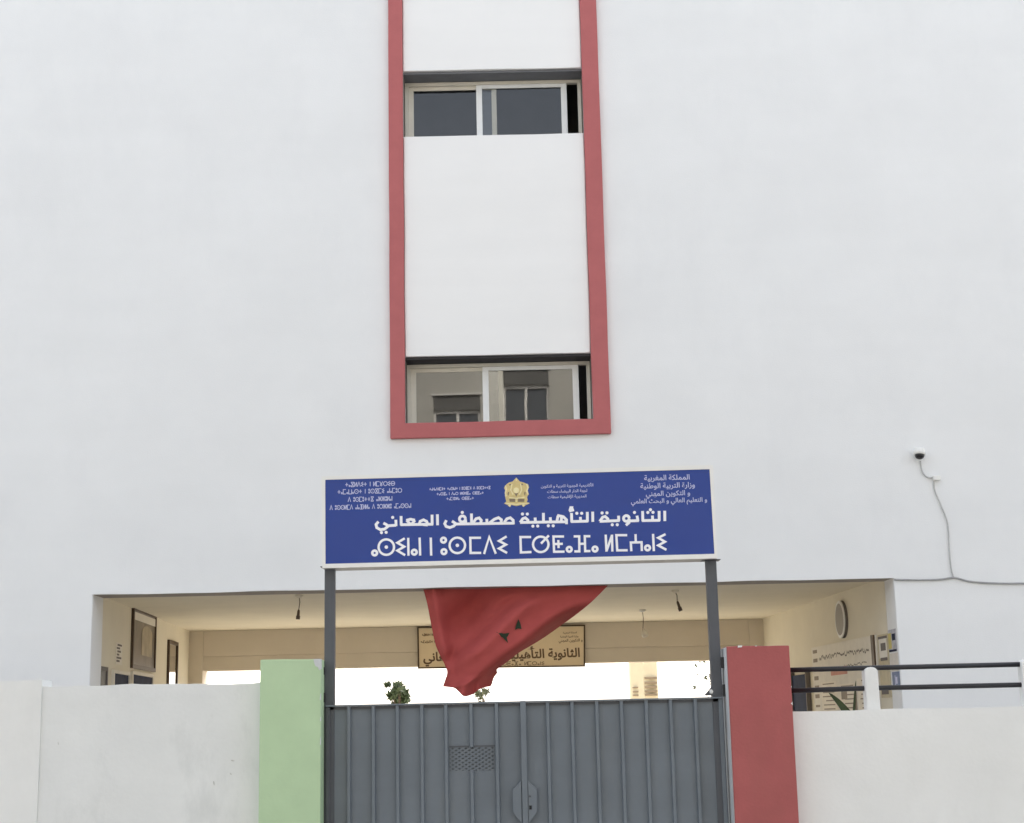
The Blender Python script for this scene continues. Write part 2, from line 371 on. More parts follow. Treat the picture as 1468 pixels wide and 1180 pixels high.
# rear beam, ledge, side piers
bz = (P(300, 963, BYB).z + P(1000, 946, BYB).z) / 2
lz = (P(300, 941, BYB).z + P(1000, 926, BYB).z) / 2
bm = BM(); add_box(bm, LW1.x - 0.3, RW1.x + 0.3, BYB, BYB + 0.35, lz, CZ - .002)
add_box(bm, LW1.x - 0.3, RW1.x + 0.3, BYB + 0.02, BYB + 0.33, bz, lz - .001); obj('rear_beam', bm, cream2, school, bevel=0.006)
bm = BM(); add_box(bm, LW1.x - 0.3, P(291, 960, BYB).x, BYB - 0.03, BYB + 0.36, -0.1, CZ - .002); obj('rear_pier', bm, cream2, school, bevel=0.006)
bm = BM(); add_box(bm, P(1075, 940, BYB).x, RW1.x + 0.3, BYB - 0.03, BYB + 0.36, -0.1, CZ - .002); obj('rear_pier', bm, cream2, school, bevel=0.006)
bm = BM(); add_box(bm, BX0, LW1.x - 0.301, YD + 5, YB, -0.1, CZ - .004); obj('rear_room_wall', bm, cream2, school)
bm = BM(); add_box(bm, RW1.x + 0.301 + 0.4, BX1, YD + 5, YB, -0.1, CZ - .004); obj('rear_room_wall', bm, cream2, school)

# things on the left passage wall ------------------------------------------------
def Lp(px, py, off=0.0): return on_plane(px, py, LW0 + Ln * off, Ln)
def Rp(px, py, off=0.0): return on_plane(px, py, RW0 + Rn * off, Rn)
def wall_rect(fn, n, xl, xr, ytop, ybot, tilt=0):
    """true rectangle on the wall spanning picture columns xl..xr, heights from ytop (at xl) and ybot (at xl)"""
    a, b = fn(xl, ytop), fn(xr, ytop); zt, zb = a.z, fn(xl, ybot).z
    return [Vector((a.x, a.y, zb)), Vector((b.x, b.y, zb)), Vector((b.x, b.y, zt)), Vector((a.x, a.y, zt))]
def inset(q, m):
    c = sum(q, Vector()) / 4; h = (q[1] - q[0]).normalized()
    return [q[0] + h * m + up * m, q[1] - h * m + up * m, q[2] - h * m - up * m, q[3] + h * m - up * m]
def framed(name, label, cat, q, n, fw, fm, pm, depth=0.035, pname='picture'):
    t = thing(name, label, cat, (q[0] + q[1]) / 2)
    i = inset(q, fw); b = BM()
    for k in range(4):
        add_slab(b, [q[k], q[(k + 1) % 4], i[(k + 1) % 4], i[k]], n * depth)
    bmesh.ops.remove_doubles(b, verts=b.verts, dist=1e-6)
    obj('frame', b, fm, t)
    b = BM(); add_slab(b, [p + n * 0.004 for p in i], n * (depth * 0.4)); obj(pname, b, pm, t)
    return t, i
qp = wall_rect(Lp, Ln, 189, 222, 868, 958)
tp, ip = framed('picture_frame', 'large dark framed picture high on the left passage wall', 'picture', qp, Ln, 0.05, wood, picture_m)
h = (ip[1] - ip[0]); hh = ip[3].z - ip[0].z
b = BM(); o0 = ip[0] + Ln * 0.020
arch = [o0 + h * .38 + up * hh * .2]
for k in range(9):
    a = math.pi * k / 8
    arch.append(o0 + h * (.62 - .24 * math.cos(a)) + up * hh * (.62 + .16 * math.sin(a)))
arch.append(o0 + h * .86 + up * hh * .2); add_slab(b, arch, Ln * 0.002); obj('picture_motif', b, picture_p, tp)
b = BM(); add_slab(b, [ip[3] + Ln * .02 - up * .12, ip[2] + Ln * .02 - up * .12, ip[2] + Ln * .02 - up * .02, ip[3] + Ln * .02 - up * .02], Ln * .003); obj('pale_strip', b, paper, tp)
qm = wall_rect(Lp, Ln, 240, 253, 917, 990)
framed('wall_mirror', 'narrow dark framed mirror on the left passage wall near the courtyard end', 'mirror', qm, Ln, 0.05, wood,
       mat('mirror_glass', (0.62, 0.60, 0.58), 0.06, 0.02, metal=1.0), pname='mirror_glass')
qn = wall_rect(Lp, Ln, 166, 175, 921, 952)
tn = thing('wall_notice', 'small grey printed notice on the left passage wall', 'notice', (qn[0] + qn[1]) / 2)
b = BM(); add_slab(b, qn, Ln * 0.006); obj('paper_sheet', b, paper, tn)
b = BM(); hN = qn[1] - qn[0]; hz = qn[3].z - qn[0].z
for k, (a0, a1) in enumerate(((.2, .9), (.1, .6), (.2, .75), (.15, .5), (.1, .85), (.1, .6))):
    z0 = hz * (0.86 - 0.15 * k); o = qn[0] + Ln * 0.0065
    add_slab(b, [o + hN * a0 + up * z0, o + hN * a1 + up * z0, o + hN * a1 + up * (z0 + hz * .09), o + hN * a0 + up * (z0 + hz * .09)], Ln * .001)
obj('print', b, ink_g, tn)
for nm, lb_, xl, xr, yt in (('wall_hatch', 'small grey shuttered hatch on the left passage wall beside the street corner', 140, 151, 955),
                          ('wall_hatch', 'dark glazed hatch below the small notice on the left passage wall', 160, 183, 960),
                          ('wall_hatch', 'dark glazed hatch below the large framed picture', 187, 217, 962)):
    q = wall_rect(Lp, Ln, xl, xr, yt, yt + 52)
    framed(nm, lb_, 'hatch', q, Ln, 0.04, (paper if xl > 150 else ink_g), (navy if xl > 150 else mat('grey_shutter', (0.2, 0.19, 0.17), 0.7, 0.1)), pname='hatch_pane')

# things on the right passage wall ------------------------------------------------
# round wall clock
cc = Rp(1209, 888)
tc_ = thing('wall_clock', 'round white wall clock high on the right passage wall', 'clock', cc)
b = BM(); add_lathe(b, cc, Rn, [(0.235, 0.0), (0.235, 0.03), (0.225, 0.035)], 36); obj('casing', b, ink_g, tc_)
b = BM(); add_lathe(b, cc, Rn, [(0.235, 0.0355), (0.235, 0.048), (0.205, 0.05)], 36); obj('rim', b, plastic_w, tc_)
b = BM(); add_lathe(b, cc, Rn, [(0.2, 0.0505), (0.2, 0.052)], 36); obj('dial', b, mat('dial_grey', (0.30, 0.28, 0.25), 0.5, 0.03), tc_)
# big notice board
def strip(bm, q, u0, u1, v0, v1, n, off, th=0.0012):
    hx = q[1] - q[0]; vz = q[3].z - q[0].z; o = q[0] + n * off
    add_slab(bm, [o + hx * u0 + up * (vz * v0), o + hx * u1 + up * (vz * v0), o + hx * u1 + up * (vz * v1), o + hx * u0 + up * (vz * v1)], n * th)
def scrawl(bm, q, u0, u1, v, hgt, n, off, count, seed):
    rnd = random.Random(seed); hx = q[1] - q[0]; vz = q[3].z - q[0].z; o = q[0] + n * off
    for k in range(count):
        u = u0 + (u1 - u0) * (k + 0.2) / count; du = (u1 - u0) / count
        pts = []
        for j in range(4):
            pts.append(o + hx * (u + du * j * 0.3) + up * (vz * (v + hgt * rnd.uniform(-.5, .5))))
        for a, c in zip(pts, pts[1:]):
            add_slab(bm, [a, c, c + up * vz * hgt * .3, a + up * vz * hgt * .3], n * .0012)
qb = wall_rect(Rp, Rn, 1256, 1164, 910, 1060)      # q[0] near end .. q[1] far end
tb = thing('notice_board', 'long pale notice board covered with handwritten sheets on the right passage wall', 'notice board', (qb[0] + qb[1]) / 2)
b = BM(); add_slab(b, qb, Rn * 0.02); obj('board', b, paper, tb)
b = BM(); strip(b, qb, .0, .035, 0, 1, Rn, .0205, .02); obj('board_edge', b, wood, tb)
b = BM(); scrawl(b, qb, .08, .86, .86, .05, Rn, .0207, 22, 3); scrawl(b, qb, .12, .45, .74, .03, Rn, .0207, 7, 5); obj('handwriting', b, ink_g, tb)
b = BM(); strip(b, qb, .42, .68, .66, .745, Rn, .0207, .002); obj('pink_sheet', b, paper_p, tb)
b = BM()
rr = random.Random(5)
for (u0, u1, v0, v1) in ((.06, .28, .2, .6), (.32, .55, .22, .56), (.6, .86, .3, .6), (.62, .86, .05, .25)):
    strip(b, qb, u0, u1, v0, v1, Rn, .0207, .002)
obj('pinned_sheet', b, mat('paper_bright', (0.82, 0.76, 0.66), 0.8, 0.05), tb)
b = BM()
for k in range(9): strip(b, qb, .90, .975, .93 - k * .1, .955 - k * .1 + rr.random() * .02, Rn, .0208)
for (u0, u1, vt) in ((.06, .28, .57), (.32, .55, .53), (.62, .86, .57)):
    for k in range(7):
        strip(b, qb, u0 + .02, u1 - .02 - rr.random() * .06, vt - k * .045, vt - k * .045 + .012, Rn, .023)
strip(b, qb, .44, .53, .4, .52, Rn, .0245); strip(b, qb, .30, .325, .1, .5, Rn, .023)
obj('printed_lines', b, mat('faded_ink', (0.30, 0.25, 0.2), 0.8, 0.2), tb)
# poster column nearer the street
q2 = wall_rect(Rp, Rn, 1273, 1259, 908, 1000)
tq = thing('wall_poster', 'tall yellowish poster beside the dark edge of the notice board', 'poster', (q2[0] + q2[1]) / 2)
b = BM(); add_slab(b, q2, Rn * .012); obj('sheet', b, mat('paper_tan', (0.55, 0.48, 0.33), 0.8, 0.12, 8), tq)
b = BM(); strip(b, q2, .1, .9, .62, .93, Rn, .0125, .002); obj('pale_panel', b, paper, tq)
b = BM(); strip(b, q2, .03, .95, .93, .97, Rn, .0128, .002); strip(b, q2, .2, .7, .74, .86, Rn, .015); strip(b, q2, .1, .8, .58, .63, Rn, .0148); strip(b, q2, .2, .9, .05, .12, Rn, .0148); obj('print', b, ink_g, tq)
# posters on the street jamb (end of the wall)
def jamb_rect(yt, yb, y0, y1):
    X = OX1 - .001
    zt, zb = P(1288, yt, YD + .2).z, P(1288, yb, YD + .2).z
    return [Vector((X, y0, zb)), Vector((X, y1, zb)), Vector((X, y1, zt)), Vector((X, y0, zt))]
Jn = Vector((-1, 0, 0))
q3 = jamb_rect(902, 934, YD + .06, YD + .42)
t3 = thing('jamb_notice', 'yellow and blue printed notice at the top of the passage jamb', 'notice', (q3[0] + q3[1]) / 2)
b = BM(); add_slab(b, q3, Jn * .004); obj('sheet', b, mat('paper_grey', (0.42, 0.42, 0.46), 0.8, 0.3, 14), t3)
b = BM(); strip(b, q3, .6, .98, .15, .85, Jn, .0045); obj('yellow_print', b, paper_y, t3)
b = BM(); strip(b, q3, .02, .98, .0, .10, Jn, .0048); strip(b, q3, .1, .5, .5, .8, Jn, .0048); obj('dark_print', b, navy, t3)
q4 = jamb_rect(936, 962, YD + .03, YD + .40)
b = BM(); add_slab(b, q4, Jn * .004); tag(obj('jamb_notice', b, mat('paper_white', (0.66, 0.62, 0.56), 0.8, 0.1, 12)), 'plain pale sheet of paper between two notices on the passage jamb', 'notice')
q5 = jamb_rect(963, 988, YD + .03, YD + .36)
t5 = thing('jamb_notice', 'dark blue printed notice low on the passage jamb', 'notice', (q5[0] + q5[1]) / 2)
b = BM(); add_slab(b, q5, Jn * .004); obj('sheet', b, paper_b, t5)
b = BM(); strip(b, q5, .3, .5, .3, .7, Jn, .0045); strip(b, q5, .55, .62, .2, .8, Jn, .0045); obj('pale_print', b, letter_s, t5)
# navy door
q6 = wall_rect(Rp, Rn, 1160, 1139, 966, 966)
for k in (0, 1): q6[k].z = 0.02
t6 = thing('navy_door', 'dark navy door leaf in the right passage wall beyond the red pillar', 'door', (q6[0] + q6[1]) / 2)
b = BM(); add_slab(b, q6, Rn * .04); obj('door_leaf', b, navy, t6)
b = BM(); strip(b, q6, -.06, -.001, 0, 1.03, Rn, .002, .06); strip(b, q6, 1.001, 1.25, 0, 1.03, Rn, .002, .06); obj('door_frame', b, ink_g, t6)

# plant in the passage beside the board
pc = Rp(1222, 1010, 0.35)
pt = thing('strap_leaf_plant', 'potted plant with long dark strap leaves below the notice board', 'plant', (pc.x, pc.y, 0))
b = BM(); add_lathe(b, (pc.x, pc.y, 0), up, [(0.15, 0.0), (0.2, 0.36), (0.22, 0.36), (0.22, 0.42), (0.18, 0.42)], 20); obj('pot', b, mat('terracotta', (0.3, 0.13, 0.08), 0.8, 0.1), pt)
b = BM()
def strap(b, base, tip, w0, sag):
    n = 10; prev = None; base = Vector(base); tip = Vector(tip)
    side = (tip - base).cross(Vector((0, 1, 0))).normalized()
    for i in range(n + 1):
        t = i / n; p = base.lerp(tip, t) + up * sag * math.sin(math.pi * t); ww = w0 * (1 - t) ** 0.7 + 0.002
        cur = (b.verts.new(p - side * ww), b.verts.new(p + side * ww), b.verts.new(p + Vector((0, -.012, 0)) ))
        if prev:
            b.faces.new((prev[0], prev[2], cur[2], cur[0])); b.faces.new((prev[2], prev[1], cur[1], cur[2]))
        prev = cur
base = Vector((pc.x, pc.y, 0.42))
YP = pc.y
b_st = P(1224, 1036, YP); add_tube(b, [base, base.lerp(b_st, .5), b_st], .03, 8, .02)
for (px, py, w0) in ((1188, 993, .055), (1227, 976, .018),):
    tp_ = P(px, py, YP + random.uniform(-.1, .1)); strap(b, b_st, tp_, w0, 0.03)
obj('leaves', b, leafm, pt)

# ------------------------------------------------------------------ bare bulbs
def pendant(px, py_top, py_mid, py_bot, dx, label, bulb):
    Y = None
    # where the flex meets the ceiling
    top = at_height(px, py_top, CZ); top.z = CZ
    Y = top.y
    mid = P(px + dx * .35, py_mid, Y); bot = P(px + dx, py_bot, Y)
    t = thing('pendant_lamp_holder', label, 'pendant', top, 'bare lamp holders hanging from the passage ceiling')
    b = BM(); add_lathe(b, top - up * 0.001, -up, [(0.045, 0), (0.045, 0.02), (0.02, 0.035)], 14); obj('ceiling_rose', b, plastic_w if bulb else cream, t)
    b = BM(); add_tube(b, [top - up * .02, top.lerp(mid, .5) + Vector((.01, 0, 0)), mid], 0.005, 6); obj('flex', b, wood, t)
    ax = (bot - mid).normalized(); L = (bot - mid).length
    b = BM()
    if bulb:
        add_lathe(b, mid, ax, [(0.02, 0), (0.022, L * .5)], 12); obj('socket', b, cream2, t)
        b = BM(); add_lathe(b, mid + ax * L * .5, ax, [(0.02, 0), (0.035, .03), (0.05, .06), (0.045, .09), (0.02, .11)], 14); obj('bulb', b, bulb_m, t, True)
    else:
        add_lathe(b, mid, ax, [(0.010, 0), (0.016, .02), (0.018, L * .6), (0.024, L * .65), (0.024, L)], 12); obj('socket', b, wood, t)
pendant(429, 853, 874, 888, -2, 'empty dark lamp holder hanging left of the left gate post', False)
pendant(968, 846, 862, 876, 8, 'empty dark lamp holder hanging on the right, tilted', False)
pendant(921, 874, 901, 905, 2, 'pale bulb hanging lower on a thin flex between flag and right gate post', True)

# ------------------------------------------------------------------ lettering tools
LVL = [0]
def stroke(bm, pts, wd, mapf, n, lift, closed=False, rnd=True):
    """flat ribbon along pts (2D picture-plane units), each stroke lifted a hair above the last"""
    LVL[0] = (LVL[0] + 1) % 7; off = n * (lift + LVL[0] * 0.00025)
    P2 = [Vector(p) for p in pts]; k = len(P2); L = []; Rr = []
    for i in range(k):
        if closed: a, c = P2[i - 1], P2[(i + 1) % k]
        else: a, c = P2[max(i - 1, 0)], P2[min(i + 1, k - 1)]
        d1 = (P2[i] - a); d2 = (c - P2[i])
        if d1.length < 1e-9: d1 = d2
        if d2.length < 1e-9: d2 = d1
        d1 = d1.normalized(); d2 = d2.normalized(); t = (d1 + d2)
        t = t.normalized() if t.length > 1e-6 else d1
        nn = Vector((-t.y, t.x)); cs = max(0.45, abs(nn.dot(Vector((-d1.y, d1.x)))))
        L.append(P2[i] + nn * wd / 2 / cs); Rr.append(P2[i] - nn * wd / 2 / cs)
    vl = [bm.verts.new(mapf(p) + off) for p in L]; vr = [bm.verts.new(mapf(p) + off) for p in Rr]
    for i in range(k if closed else k - 1):
        j = (i + 1) % k; bm.faces.new((vl[i], vl[j], vr[j], vr[i]))
def disc(bm, c, r, mapf, n, lift, seg=12, sy=1.0):
    LVL[0] = (LVL[0] + 1) % 7; off = n * (lift + LVL[0] * 0.00025)
    bm.faces.new([bm.verts.new(mapf(Vector((c[0] + r * math.cos(2 * math.pi * k / seg), c[1] + r * sy * math.sin(2 * math.pi * k / seg)))) + off) for k in range(seg)])
def circ(c, r, seg=24): return [(c[0] + r * math.cos(2 * math.pi * k / seg), c[1] + r * math.sin(2 * math.pi * k / seg)) for k in range(seg)]
ARB = {'ا': (0xFE8D, 2), 'أ': (0xFE83, 2), 'إ': (0xFE87, 2), 'ب': (0xFE8F, 4), 'ة': (0xFE93, 2), 'ت': (0xFE95, 4), 'ث': (0xFE99, 4), 'ج': (0xFE9D, 4),
       'ح': (0xFEA1, 4), 'خ': (0xFEA5, 4), 'د': (0xFEA9, 2), 'ذ': (0xFEAB, 2), 'ر': (0xFEAD, 2), 'ز': (0xFEAF, 2), 'س': (0xFEB1, 4), 'ش': (0xFEB5, 4),
       'ص': (0xFEB9, 4), 'ض': (0xFEBD, 4), 'ط': (0xFEC1, 4), 'ظ': (0xFEC5, 4), 'ع': (0xFEC9, 4), 'غ': (0xFECD, 4), 'ف': (0xFED1, 4), 'ق': (0xFED5, 4),
       'ك': (0xFED9, 4), 'ل': (0xFEDD, 4), 'م': (0xFEE1, 4), 'ن': (0xFEE5, 4), 'ه': (0xFEE9, 4), 'و': (0xFEED, 2), 'ى': (0xFEEF, 2), 'ي': (0xFEF1, 4)}
def shape_ar(s):
    out = []
    for i, ch in enumerate(s):
        if ch not in ARB: out.append(ch); continue
        c, k = ARB[ch]; pv = i > 0 and s[i - 1] in ARB and ARB[s[i - 1]][1] == 4; nx = k == 4 and i + 1 < len(s) and s[i + 1] in ARB
        out.append(chr(c + (3 if pv and nx else 2 if nx else 1 if pv else 0)))
    return ''.join(out[::-1])
def font_line(bm, text, c, width, rise, n, lift, bold=0.03):
    """one Arabic line: mesh glyphs centred on world point c, fitted to width (m), on a plane with normal n; rise = tilt"""
    cu = bpy.data.curves.new('line', 'FONT'); cu.body = shape_ar(text); cu.size = 1.0; cu.align_x = 'CENTER'; cu.bevel_depth = bold; cu.bevel_resolution = 0; cu.resolution_u = 3
    o = bpy.data.objects.new('line', cu); C.objects.link(o); bpy.context.view_layer.update()
    me = bpy.data.meshes.new_from_object(o.evaluated_get(bpy.context.evaluated_depsgraph_get()))
    bpy.data.objects.remove(o); bpy.data.curves.remove(cu)
    b2 = BM(); b2.from_mesh(me); bpy.data.meshes.remove(me); bmesh.ops.remove_doubles(b2, verts=b2.verts, dist=1e-5)
    xs = [v.co.x for v in b2.verts]; s = width / (max(xs) - min(xs)); cx = (max(xs) + min(xs)) / 2
    seen = set(); k = 0; lv = {}
    for v in b2.verts:
        if v in seen: continue
        st = [v]; seen.add(v)
        while st:
            a = st.pop(); lv[a] = k % 6
            for e in a.link_edges:
                q = e.other_vert(a)
                if q not in seen: seen.add(q); st.append(q)
        k += 1
    hx = Vector((-n.y, n.x, 0)).normalized()          # reading direction on the plane seen from the front
    hx = (hx + up * rise).normalized(); vy = n.cross(hx).normalized()
    mp = {}
    for v in b2.verts:
        mp[v] = bm.verts.new(c + hx * ((v.co.x - cx) * s) + vy * (v.co.y - 0.33) * s + n * (lift + lv[v] * .0002 + max(v.co.z, 0) * s * .2))
    for f in b2.faces:
        try: bm.faces.new([mp[v] for v in f.verts])
        except ValueError: pass
    b2.free()
# small Tifinagh glyphs as strokes in a unit box (x right, y up)
def _c(cx, cy, r, s=10): return [(cx + r * math.cos(2 * math.pi * k / s), cy + r * math.sin(2 * math.pi * k / s)) for k in range(s + 1)]
TF = {'ⵜ': (.7, [[(.35, .1), (.35, .9)], [(.0, .5), (.7, .5)]]), 'ⴰ': (.36, [_c(.18, .2, .15)]), 'ⴳ': (.7, [[(.0, 0), (.7, 1)], [(.0, 1), (.7, 0)], [(.0, 1), (.7, 1)], [(.0, 0), (.7, 0)]]),
      'ⵍ': (.5, [[(0, 0), (0, 1)], [(.5, 0), (.5, 1)], [(0, 0), (.5, 1)]]), 'ⴷ': (.7, [[(0, 0), (.35, 1), (.7, 0)]]), 'ⵉ': (.5, [[(.5, 1), (.05, .75), (.5, .5), (.05, .25), (.5, 0)]]),
      'ⵏ': (.08, [[(.04, 0), (.04, 1)]]), 'ⵎ': (.65, [[(.65, 1), (0, 1), (0, 0), (.65, 0)]]), 'ⵖ': (.7, [[(0, 1), (.35, .4), (.7, 1)], _c(.35, .22, .2)]), 'ⵔ': (.95, [_c(.48, .5, .46, 14)]),
      'ⴱ': (.95, [_c(.48, .5, .46, 14), [(.05, .5), (.9, .5)]]), 'ⵡ': (.7, [[(0, 1), (0, 0), (.7, 0), (.7, 1)]]), 'ⵙ': (.95, [_c(.48, .5, .46, 14), [(.4, .5), (.56, .5)]]),
      'ⵓ': (.34, [_c(.17, .82, .15), _c(.17, .2, .15)]), 'ⵣ': (.8, [[(.4, 0), (.4, 1)], [(0, 1), (.2, .5), (.6, .5), (.8, 1)], [(0, 0), (.2, .5)], [(.6, .5), (.8, 0)]]),
      'ⴼ': (.8, [[(0, 1), (.3, 1), (.3, 0), (0, 0)], [(.8, 1), (.5, 1), (.5, 0), (.8, 0)], [(.3, .5), (.5, .5)]]), 'ⴽ': (.6, [[(0, 0), (0, 1)], [(.6, 0), (.6, 1)], [(0, .5), (.6, .5)]]),
      'ⵟ': (.65, [[(.65, 1), (0, 1), (0, 0), (.65, 0)], [(0, .5), (.6, .5)], [(.3, .75), (.3, .25)]]), 'ⵀ': (.95, [_c(.48, .5, .46, 14), [(.48, .04), (.48, .96)]]), ' ': (.45, [])}
def tif_line(bm, text, cx, cy, width, slope, mapf, n, lift, hgt, wd):
    """line of Tifinagh in picture-plane units centred on (cx, cy), fitted to width; hgt = cap height"""
    tot = sum(TF[c][0] + .16 for c in text); s = width / tot; x = cx - width / 2
    for ch in text:
        wch, sts = TF[ch]
        for st in sts:
            pts = []
            for (a, b_) in st:
                X = x + a * s; pts.append((X, cy - (b_ - .5) * hgt + slope * (X - cx)))
            stroke(bm, pts, wd, mapf, n, lift)
        x += (wch + .16) * s

# ------------------------------------------------------------------ name board over the gate
YS = 11.42
FN = Vector((0, -1, 0))
sign = thing('school_sign', 'wide blue name board with white Arabic and Tifinagh lettering above the gate', 'sign', P(745, 806, YS))
oc = [P(462, 814.5, YS), P(1028.5, 800.5, YS), P(1022, 666.5, YS), P(461, 683, YS)]
ic = [P(466.5, 808.5, YS), P(1024.3, 794, YS), P(1017.3, 672.6, YS), P(466.2, 687.8, YS)]
b = BM()
for k in range(4): add_slab(b, [oc[k], oc[(k + 1) % 4], ic[(k + 1) % 4], ic[k]], Vector((0, 0.02, 0)))
bmesh.ops.remove_doubles(b, verts=b.verts, dist=1e-6)
obj('border', b, boxwhite, sign)
b = BM(); add_slab(b, [p + Vector((0, .021, 0)) for p in oc], Vector((0, 0.22, 0))); obj('casing', b, mat('casing_grey', (0.42, 0.40, 0.38), 0.5, 0.05), sign)
b = BM(); add_slab(b, [p + Vector((0, .006, 0)) for p in ic], Vector((0, 0.010, 0))); panel = obj('panel', b, blue, sign)
YF = YS + .006
def spx(v): return P(v.x, v.y, YF)
Z = 13.345
def zo(ox, pts): return [(ox + x / Z, 722 + y / Z) for x, y in pts]
TITLE = [
 (530, [[(168, 345), (120, 400), (135, 460), (205, 500), (285, 488), (345, 440), (320, 402), (262, 372)], [(330, 425), (505, 415)], [(500, 310), (505, 430)],
        [(600, 238), (603, 420)], [(590, 405), (1215, 395)], [(700, 322), (780, 300), (865, 318)], [(865, 318), (805, 392)], [(705, 318), (775, 392)],
        [(945, 400), (965, 340), (1030, 312), (1090, 342), (1110, 395)], [(1020, 402), (1110, 410)], [(1193, 212), (1195, 405)], [(1295, 205), (1298, 415)]],
       [(440, 265), (225, 555), (315, 550)]),
 (630, [[(132, 318), (100, 385), (128, 438), (200, 458), (270, 432), (318, 388), (240, 335)], [(300, 392), (1420, 375)], circ((440, 295), 58, 14) + [(498, 295)], [(497, 300), (505, 385)],
        [(612, 190), (614, 390)], [(640, 372), (700, 290), (760, 275), (800, 320), (790, 378)], [(905, 292), (910, 380)],
        [(950, 378), (1050, 300), (1130, 270), (1185, 310), (1180, 375)], [(1230, 375), (1290, 292), (1355, 272), (1410, 320), (1415, 398)]],
       [(437, 170)]),
 (740, [[(75, 362), (125, 290), (175, 272), (225, 318), (225, 362)], [(75, 362), (970, 348)], [(362, 268), (368, 355)], [(520, 178), (522, 355)], [(652, 262), (658, 352)],
        [(785, 225), (900, 252), (962, 310), (962, 395)], [(800, 235), (778, 345)], [(868, 250), (862, 345)],
        [(1058, 180), (1062, 360)], [(1092, 80), (1045, 78), (1035, 110), (1090, 108)], [(1012, 142), (1105, 118)], [(1050, 345), (1380, 335)], [(1228, 255), (1232, 340)], [(1360, 160), (1362, 345)], [(1463, 155), (1466, 350)]],
       [(120, 200), (213, 200), (320, 432), (412, 430), (615, 425), (708, 425), (1160, 186), (1253, 186)]),
 (850, [[(132, 340), (185, 262), (235, 248), (285, 292), (285, 340)], [(130, 340), (510, 325)], [(490, 232), (494, 335)], circ((640, 285), 55, 14) + [(695, 285)], [(693, 290), (690, 365), (630, 415)],
        [(650, 335), (880, 325)], [(842, 232), (862, 335)], [(950, 142), (955, 340)], [(940, 326), (1285, 320)], [(1138, 230), (1142, 320)], [(1265, 142), (1268, 330)], [(1373, 138), (1376, 335)]],
       [(175, 180), (268, 178), (370, 405), (466, 405), (795, 170), (1050, 170), (1150, 168), (1100, 118)])]
b = BM()
for ox, sts, dots in TITLE:
    for st in sts: stroke(b, zo(ox, st), 3.95, spx, FN, .0006)
    for d in dots: disc(b, zo(ox, [d])[0], 2.35, spx, FN, .0006, 8)
obj('title_lettering', b, letter_w, sign)
TIF = [
 (530, [[(670, 665), (530, 750), (660, 825), (530, 900), (678, 988)], [(737, 655), (742, 998)], [(955, 650), (965, 995)], [(1168, 650), (1176, 995)]], [((95, 945), 45), ((318, 833), 148), ((853, 930), 45), ((1412, 700), 45), ((1420, 920), 45)], [(318, 833)]),
 (630, [[(795, 655), (590, 655), (595, 945), (798, 943)], [(853, 965), (952, 640), (1078, 960)], [(1285, 628), (1140, 715), (1272, 785), (1140, 860), (1295, 945)]], [((342, 800), 148)], [(342, 800)]),
 (740, [[(285, 640), (82, 640), (90, 935), (292, 927)], [(475, 765), (625, 610)], [(915, 630), (713, 630), (725, 922), (925, 920)], [(718, 775), (892, 770)], [(805, 698), (812, 852)],
        [(1100, 628), (1205, 628), (1208, 915), (1112, 915)], [(1418, 625), (1312, 625), (1320, 910), (1420, 908)], [(1205, 770), (1315, 768)]], [((470, 780), 148), ((1015, 875), 45)], []),
 (850, [[(244, 595), (260, 920)], [(262, 905), (362, 610)], [(364, 595), (372, 918)], [(655, 605), (448, 605), (465, 895), (665, 893)], [(815, 585), (820, 745)], [(735, 912), (725, 745), (930, 740), (936, 908)],
        [(1150, 580), (1166, 910)], [(1390, 585), (1250, 655), (1378, 730), (1250, 800), (1405, 885)]], [((40, 870), 45), ((1045, 848), 45)], [])]
b = BM()
for ox, sts, cs, dots in TIF:
    for st in sts: stroke(b, zo(ox, st), 3.35, spx, FN, .0006)
    for c, r in cs: stroke(b, zo(ox, circ(c, r)), 3.35 if r > 60 else 3.6, spx, FN, .0006, closed=True)
    for d in dots: disc(b, zo(ox, [d])[0], 2.6, spx, FN, .0006, 12)
obj('tifinagh_lettering', b, letter_w, sign)
SL = -0.0265
b = BM()
for t, cx, cy, wd in (('ⵜⴰⴳⵍⴷⵉⵜ ⵏ ⵍⵎⵖⵔⵉⴱ', 531, 694.0, 72), ('ⵜⴰⵎⴰⵡⴰⵙⵜ ⵏ ⵓⵙⴳⵎⵉ ⴰⵏⴰⵎⵓⵔ', 530.5, 704.2, 93), ('ⴷ ⵓⵙⵎⵓⵜⵜⴳ ⴰⵣⵣⵓⵍⴰⵏ', 531, 715.5, 64), ('ⴷ ⵓⵙⵙⵍⵎⴷ ⴰⵏⴰⴼⵍⵍⴰ ⴷ ⵓⵔⵣⵣⵓ ⴰⵎⴰⵙⵙⴰⵏ', 531.5, 726.4, 117)):
    tif_line(b, t, cx, cy, wd, SL, spx, FN, .0006, 6.4, 1.05)
obj('small_lettering', b, letter_s, sign)
b = BM()
for t, cx, cy, wd in (('ⵜⴰⴽⴰⴷⵉⵎⵉⵜ ⵜⴰⵙⵏⴰⵏⵜ ⵏ ⵓⵙⴳⵎⵉ ⴷ ⵓⵙⵎⵓⵜⵜⴳ', 659.5, 700.2, 88), ('ⵜⴰⵙⴳⴰ ⵏ ⴷⴰⵔ ⵍⴱⵉⵟⴰ ⵙⵟⵟⴰⵜ', 660, 707.4, 68), ('ⵜⴰⵎⵀⵍⴰ ⵙⵟⵟⴰⵜ', 660, 714.6, 40)):
    tif_line(b, t, cx, cy, wd, SL, spx, FN, .0006, 4.0, 0.85)
obj('small_lettering', b, letter_s, sign)
def wid(px): return px * YF / FPX * 1.0
b = BM()
